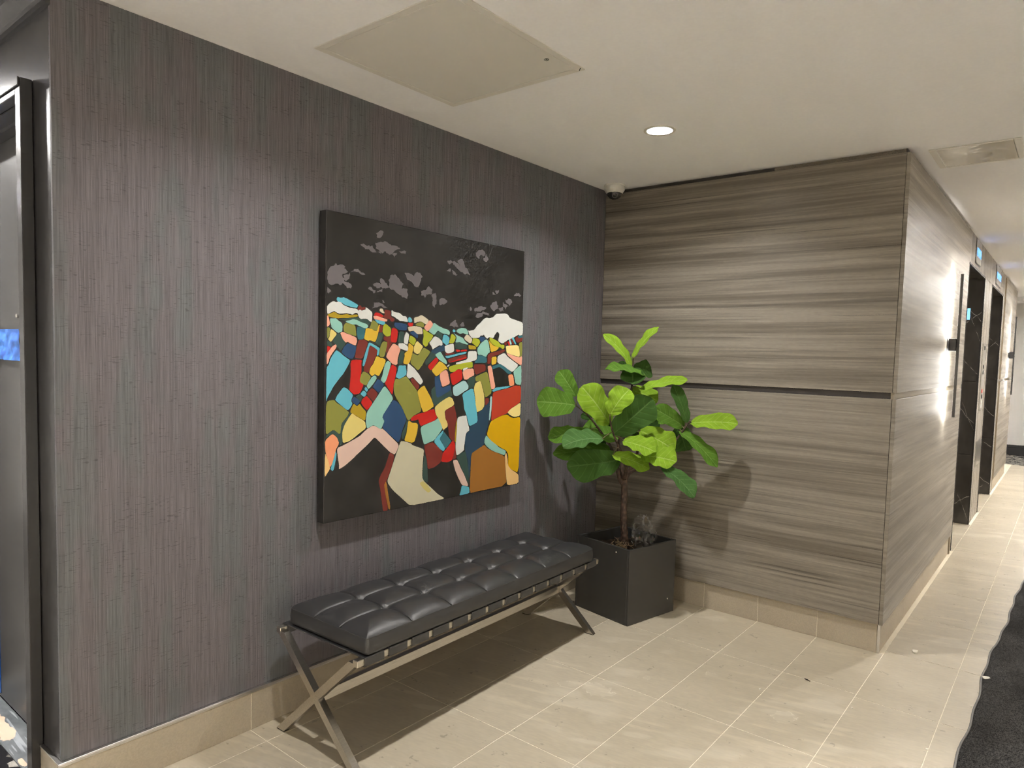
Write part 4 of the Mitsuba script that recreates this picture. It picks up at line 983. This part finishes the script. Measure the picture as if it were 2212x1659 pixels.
V = np.vstack([V, [[0, 0, Z0C]]])
for j in range(n_):
    LF.append((len(V) - 1, (len(rows) - 1) * n_ + (j + 1) % n_, (len(rows) - 1) * n_ + j))
side = at(trimesh.Trimesh(V, np.array(LF), process=False), -1.507, -0.290, 0, BR)
cu = put(t, 'cushion', cat(topm, side), 'm_leather', smooth=50)
labels[cu] = {'label': 'black leather cushion tufted in two rows'}
seams = []
for k in range(1, 7):
    i = int(round(k / 7 * (nx_ - 1)))
    P_ = top[i, ::3]
    seams.append(tube(P_ + [0, 0, 0.0006], [0.0020] * len(P_), 6, 1))
for k in (1, 2):
    j = int(round(k / 3 * (ny_ - 1)))
    P_ = top[::4, j]
    seams.append(tube(P_ + [0, 0, 0.0006], [0.0020] * len(P_), 5, 1))
seam_mesh = at(cat(*seams), -1.507, -0.290, 0, BR)
pl = loop[::4]
pip = []
step = 3
for j in range(0, len(loop), step):
    a, b2 = loop[j], loop[(j + step) % len(loop)]
    if np.linalg.norm(a - b2) > 1e-6:
        pip.append(tube([a + [0, 0, -0.0004], b2 + [0, 0, -0.0004]], [0.0017, 0.0017], 6, 1))
put(cu, 'seam', seam_mesh, 'm_edge_black', smooth=50)
put(cu, 'piping', at(cat(*pip), -1.507, -0.290, 0, BR), 'm_leather_strap', smooth=50)

# ---------------------------------------------------------------- planter and plant
PC, PR, PS, PH = (-0.304, -0.396), -0.197, 0.385, 0.401
t = thing('square_planter', 'charcoal square planter box in the corner beside the bench', 'planter')
s = PS / 2
w = 0.014
shell = cat(cbox(-s, s, -s, -s + w, 0.0, PH, 0.0015), cbox(-s, s, s - w, s, 0.0, PH, 0.0015), cbox(-s, -s + w, -s + w, s - w, 0.0, PH, 0.0015), cbox(s - w, s, -s + w, s - w, 0.0, PH, 0.0015), box(-s + w, s - w, -s + w, s - w, 0.004, 0.02))
put(t, 'box', at(shell, PC[0], PC[1], 0.0, PR), 'm_planter')
gx_, gy_ = np.meshgrid(np.linspace(-s + w + .0005, s - w - .0005, 30), np.linspace(-s + w + .0005, s - w - .0005, 30), indexing='ij')
zz_ = 0.340 + 0.02 * (meshkit.fbm(np.stack([gx_ * 30, gy_ * 30, 0 * gx_], -1), 3, seed=8) - 0.5)
ii = np.arange(900).reshape(30, 30)
put(t, 'soil', at(trimesh.Trimesh(np.stack([gx_, gy_, zz_], -1).reshape(-1, 3), np.stack([ii[:-1, :-1], ii[1:, :-1], ii[1:, 1:], ii[:-1, 1:]], -1).reshape(-1, 4)[:, [0, 1, 2, 0, 2, 3]].reshape(-1, 3), process=False), PC[0], PC[1], 0, PR), 'm_soil', smooth=True)
for (lx, ly, lz, r_) in ((-s - 0.0006, -0.10, 0.372, 0.004), (0.135, -s - 0.0006, 0.082, 0.004)):
    ch = trimesh.creation.icosphere(1, r_)
    ch.apply_scale([0.45, 1, 1] if lx < -s else [1, 0.45, 1])
    put(t, 'paint_fleck', at(at(ch, lx, ly, lz), PC[0], PC[1], 0, PR), 'm_chip_white')

pt = thing('fiddle_leaf_fig', 'potted fiddle-leaf fig with large glossy green leaves in the charcoal planter', 'potted plant')
STEMS = {'trunk': ([(-.309, -.39, .335), (-.312, -.386, .44), (-.316, -.381, .53), (-.316, -.381, .629), (-.32, -.376, .728)], [.0215, .0200, .0185, .0180, .0180]),
         'center': ([(-.32, -.376, .715), (-.339, -.353, .853), (-.345, -.352, .93), (-.323, -.373, 1.058), (-.306, -.394, 1.214), (-.303, -.397, 1.308), (-.302, -.398, 1.395)], [.0125, .0095, .008, .0065, .0052, .0042, .0035]),
         'left': ([(-.32, -.377, .708), (-.356, -.363, .754), (-.404, -.351, .88), (-.449, -.313, .973), (-.496, -.27, 1.053), (-.577, -.218, 1.132)], [.0125, .011, .008, .0062, .005, .0035]),
         'right': ([(-.319, -.378, .70), (-.308, -.423, .777), (-.294, -.503, .819), (-.251, -.573, .89), (-.216, -.632, .966), (-.203, -.679, 1.042), (-.208, -.705, 1.057)], [.0125, .011, .009, .007, .0055, .0045, .0035]),
         'front': ([(-.32, -.376, .725), (-.388, -.42, .832), (-.445, -.412, .917), (-.494, -.4, .998), (-.532, -.401, 1.085)], [.011, .008, .006, .005, .0035]),
         'back': ([(-.316, -.382, .735), (-.324, -.45, .863), (-.361, -.485, .97), (-.329, -.461, 1.032)], [.011, .008, .006, .004])}
put(pt, 'trunk', tube(*STEMS['trunk'], 14, 10), 'm_bark', smooth=True)
nodes = []
for nme in ('center', 'left', 'right', 'front', 'back'):
    put(pt, 'branch', tube(*STEMS[nme], 10, 8), 'm_bark' if nme != 'center' else 'm_bark', smooth=True)
    P_ = np.array(STEMS[nme][0])
    nodes += [P_[i] + (P_[i + 1] - P_[i]) * q for i in range(len(P_) - 1) for q in (0, .25, .5, .75, 1)]
nodes = np.array(nodes)


def leaf(B, Tp, wid, N, seed):
    B, Tp, N = (np.array(q, float) for q in (B, Tp, N))
    d = Tp - B
    L = np.linalg.norm(d)
    d /= L
    N = N - d * (N @ d)
    N /= np.linalg.norm(N)
    S = np.cross(d, N)
    nt, ns = 34, 17
    t_, s_ = np.meshgrid(np.linspace(0, 1, nt), np.linspace(-1, 1, ns), indexing='ij')
    prof = np.interp(t_, [0, .03, .10, .22, .36, .50, .64, .76, .86, .93, .975, 1.0], [0.06, .24, .56, .72, .77, .86, .97, 1.0, .90, .66, .38, 0.05])
    from scipy.ndimage import uniform_filter1d
    prof = uniform_filter1d(prof, 3, axis=0, mode='nearest')
    rg = np.random.default_rng(seed)
    ph = rg.uniform(0, 6.28, 6)
    wob = 1 + 0.030 * np.sin(t_ * 15 + ph[0] + s_ * 2) + 0.015 * np.sin(t_ * 27 + ph[1])
    half = wid / 2 * prof * wob
    x = t_ * L
    y = s_ * half
    fold = (0.10 + 0.16 * rg.random()) * np.abs(y)
    wave = 0.006 * (np.abs(s_) ** 2.2) * np.sin(t_ * 17 + ph[2] + np.sign(s_) * ph[3]) * np.minimum(1, t_ * 4) * (wid / .12)
    q = t_ * 7.0 - np.abs(s_) * 1.5
    vein = -0.0032 * np.exp(-((q - np.floor(q) - 0.5) / 0.13) ** 2) * (1 - 0.5 * np.abs(s_)) * (np.abs(s_) > 0.03) - 0.0022 * np.exp(-(y / 0.004) ** 2)
    arch = (0.03 + 0.05 * rg.random()) * L * np.sin(np.pi * t_)
    z = fold + wave + vein + arch - 0.03 * L * t_ ** 3
    P = B + x[..., None] * d + y[..., None] * S + z[..., None] * N
    V = P.reshape(-1, 3)
    ii = np.arange(nt * ns).reshape(nt, ns)
    F = np.stack([ii[:-1, :-1], ii[1:, :-1], ii[1:, 1:], ii[:-1, 1:]], -1).reshape(-1, 4)
    V[:, 0] = np.minimum(V[:, 0], -0.012)
    V[:, 1] = np.minimum(V[:, 1], -0.012)
    return (V, F), np.stack([t_.ravel(), (s_.ravel() + 1) / 2], -1)


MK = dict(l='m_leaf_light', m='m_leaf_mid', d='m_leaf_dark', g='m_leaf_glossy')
for i, row in enumerate(LEAVES.strip().split('\n')):
    c, *v = row.split()
    v = [float(q) for q in v]
    m, uv = leaf(v[0:3], v[3:6], v[6], v[7:10], 100 + i)
    k = put(pt, 'leaf', m, MK[c], smooth=True, uv=uv)
    B = np.array(v[0:3])
    N = nodes[np.argmin(np.linalg.norm(nodes - B, axis=1))]
    if np.linalg.norm(N - B) > 0.006:
        mid = (N + B) / 2 + [0, 0, 0.008]
        put(k, 'stalk', tube([N, mid, B + 0.02 * (np.array(v[3:6]) - B)], [.0024, .0022, .002], 7, 4), 'm_twig', smooth=True)
rg = np.random.default_rng(5)
roots = []
for i in range(16):
    a = rg.uniform(0, 6.28)
    c = np.array([-0.375, -0.40, 0.35]) + rg.uniform(-1, 1, 3) * [0.055, 0.045, 0.006]
    pts = [c + [0.016 * math.cos(a + q * 1.5), 0.016 * math.sin(a + q * 1.5), 0.012 * q * rg.uniform(.4, 1.2)] for q in range(5)]
    roots.append(tube(pts, [.0012] * 5, 5, 3))
k = put(pt, 'curled_fibre', cat(*roots), 'm_root', smooth=True)
labels[k] = {'kind': 'stuff', 'label': 'curled tan fibres on the soil'}

t = thing('plastic_bag', 'crumpled clear plastic bag stuffed behind the planter rim beside the trunk', 'plastic bag')
bag = trimesh.creation.icosphere(3, 1.0)
v = bag.vertices.copy()
nz = meshkit.fbm(v * 2.2 + 4, 2, seed=21)
ridge = np.abs(meshkit.fbm(v * 3.1 + 9, 3, seed=5) - 0.5)
r_ = 0.80 + 0.45 * nz - 1.3 * ridge
v = v * r_[:, None] * [0.078, 0.066, 0.092]
v[:, 2] += 0.45 * np.maximum(0, v[:, 2]) * (np.abs(v[:, 0] - 0.01) < 0.02)
v[:, 2] = np.maximum(v[:, 2], -0.055)
bag.vertices = v
put(t, 'bag', at(bag, -0.250, -0.470, 0.412), 'm_plastic')

# ---------------------------------------------------------------- black mat and bits on the floor
t = thing('floor_mat', 'dark grey bristly runner mat along the right edge of the floor', 'floor mat')
nxm, nym = 240, 40
X = np.linspace(-2.6, 6.0, nxm)
edge_y = -2.035 - 0.028 * np.maximum(0, X) ** 1.15 * (X < 9) + 0.006 * np.sin(X * 5.1) + 0.004 * np.sin(X * 17.0 + 1)
Yv = np.linspace(0, 1, nym)
XX = np.repeat(X[:, None], nym, 1)
YY = edge_y[:, None] * (1 - Yv) + (-2.95) * Yv
ZZ = 0.006 + 0.004 * meshkit.fbm(np.stack([XX * 5, YY * 9, 0 * XX], -1), 3, seed=2) + 0.0
ZZ[:, 0] = 0.001
ZZ[:, 1] = 0.006
YY[:, 1] = YY[:, 0] - 0.007
ii = np.arange(nxm * nym).reshape(nxm, nym)
put(t, 'pile', (np.stack([XX, YY, ZZ], -1).reshape(-1, 3), np.stack([ii[:-1, :-1], ii[:-1, 1:], ii[1:, 1:], ii[1:, :-1]], -1).reshape(-1, 4)), 'm_mat', smooth=True)
ed = [(x, y + 0.001, 0.0045) for x, y in zip(X[::3], edge_y[::3])]
put(t, 'binding', tube(ed, [0.0042] * len(ed), 8, 2), 'm_mat_edge', smooth=True)


def chip(name, cat_, label, x, y, l, w_, hgt, rz, m, seed, group=None):
    rg = np.random.default_rng(seed)
    a = np.sort(rg.uniform(0, 6.28, 9))
    pts = np.stack([np.cos(a) * l / 2 * rg.uniform(.6, 1, 9), np.sin(a) * w_ / 2 * rg.uniform(.6, 1, 9)], -1)
    pl = sg.Polygon(pts).convex_hull
    q = thing(name, label, cat_, group)
    sh = trimesh.creation.extrude_polygon(pl, hgt, engine='earcut')
    sh.vertices[:, 2] = np.where(sh.vertices[:, 2] > hgt / 2, hgt * (0.7 + 0.6 * rg.random(len(sh.vertices))), sh.vertices[:, 2])
    put(q, 'flake', at(sh, x, y, 0.0002, rz), m)


chip('plaster_chip', 'debris', 'white plaster chip on the floor tiles just past the corner of the wood wall', 0.161, -1.748, .052, .034, .006, .3, 'm_chip_white', 1)
chip('plaster_chip', 'debris', 'larger white plaster chip lying against the edge of the dark mat', 0.046, -2.046, .050, .040, .007, 1.2, 'm_chip_white', 2)
chip('wood_sliver', 'debris', 'thin dark sliver on the floor tiles in front of the wood wall', -0.516, -1.439, .038, .006, .003, 1.15, 'm_chip_dark', 3)
CRUMBS = [(-0.745, -1.312, .011, 'tiny white plaster crumb on the tiles between the pale dried spill and the dark sliver'), (-0.65, -1.654, .012, "tiny white plaster crumb on the long grout line beyond the wood wall's corner"),
          (-0.79, -1.939, .014, 'tiny white plaster crumb nearest the bottom edge of the picture, beside the dark mat'), (-0.30, -2.025, .010, 'tiny white plaster crumb at the mat edge, nearer the viewer than the large plaster chip')]
for i, (x, y, l, lab) in enumerate(CRUMBS):
    chip('plaster_crumb', 'debris', lab, x, y, l, l * .7, .003, i, 'm_chip_white', 10 + i, 'plaster crumbs on the floor')
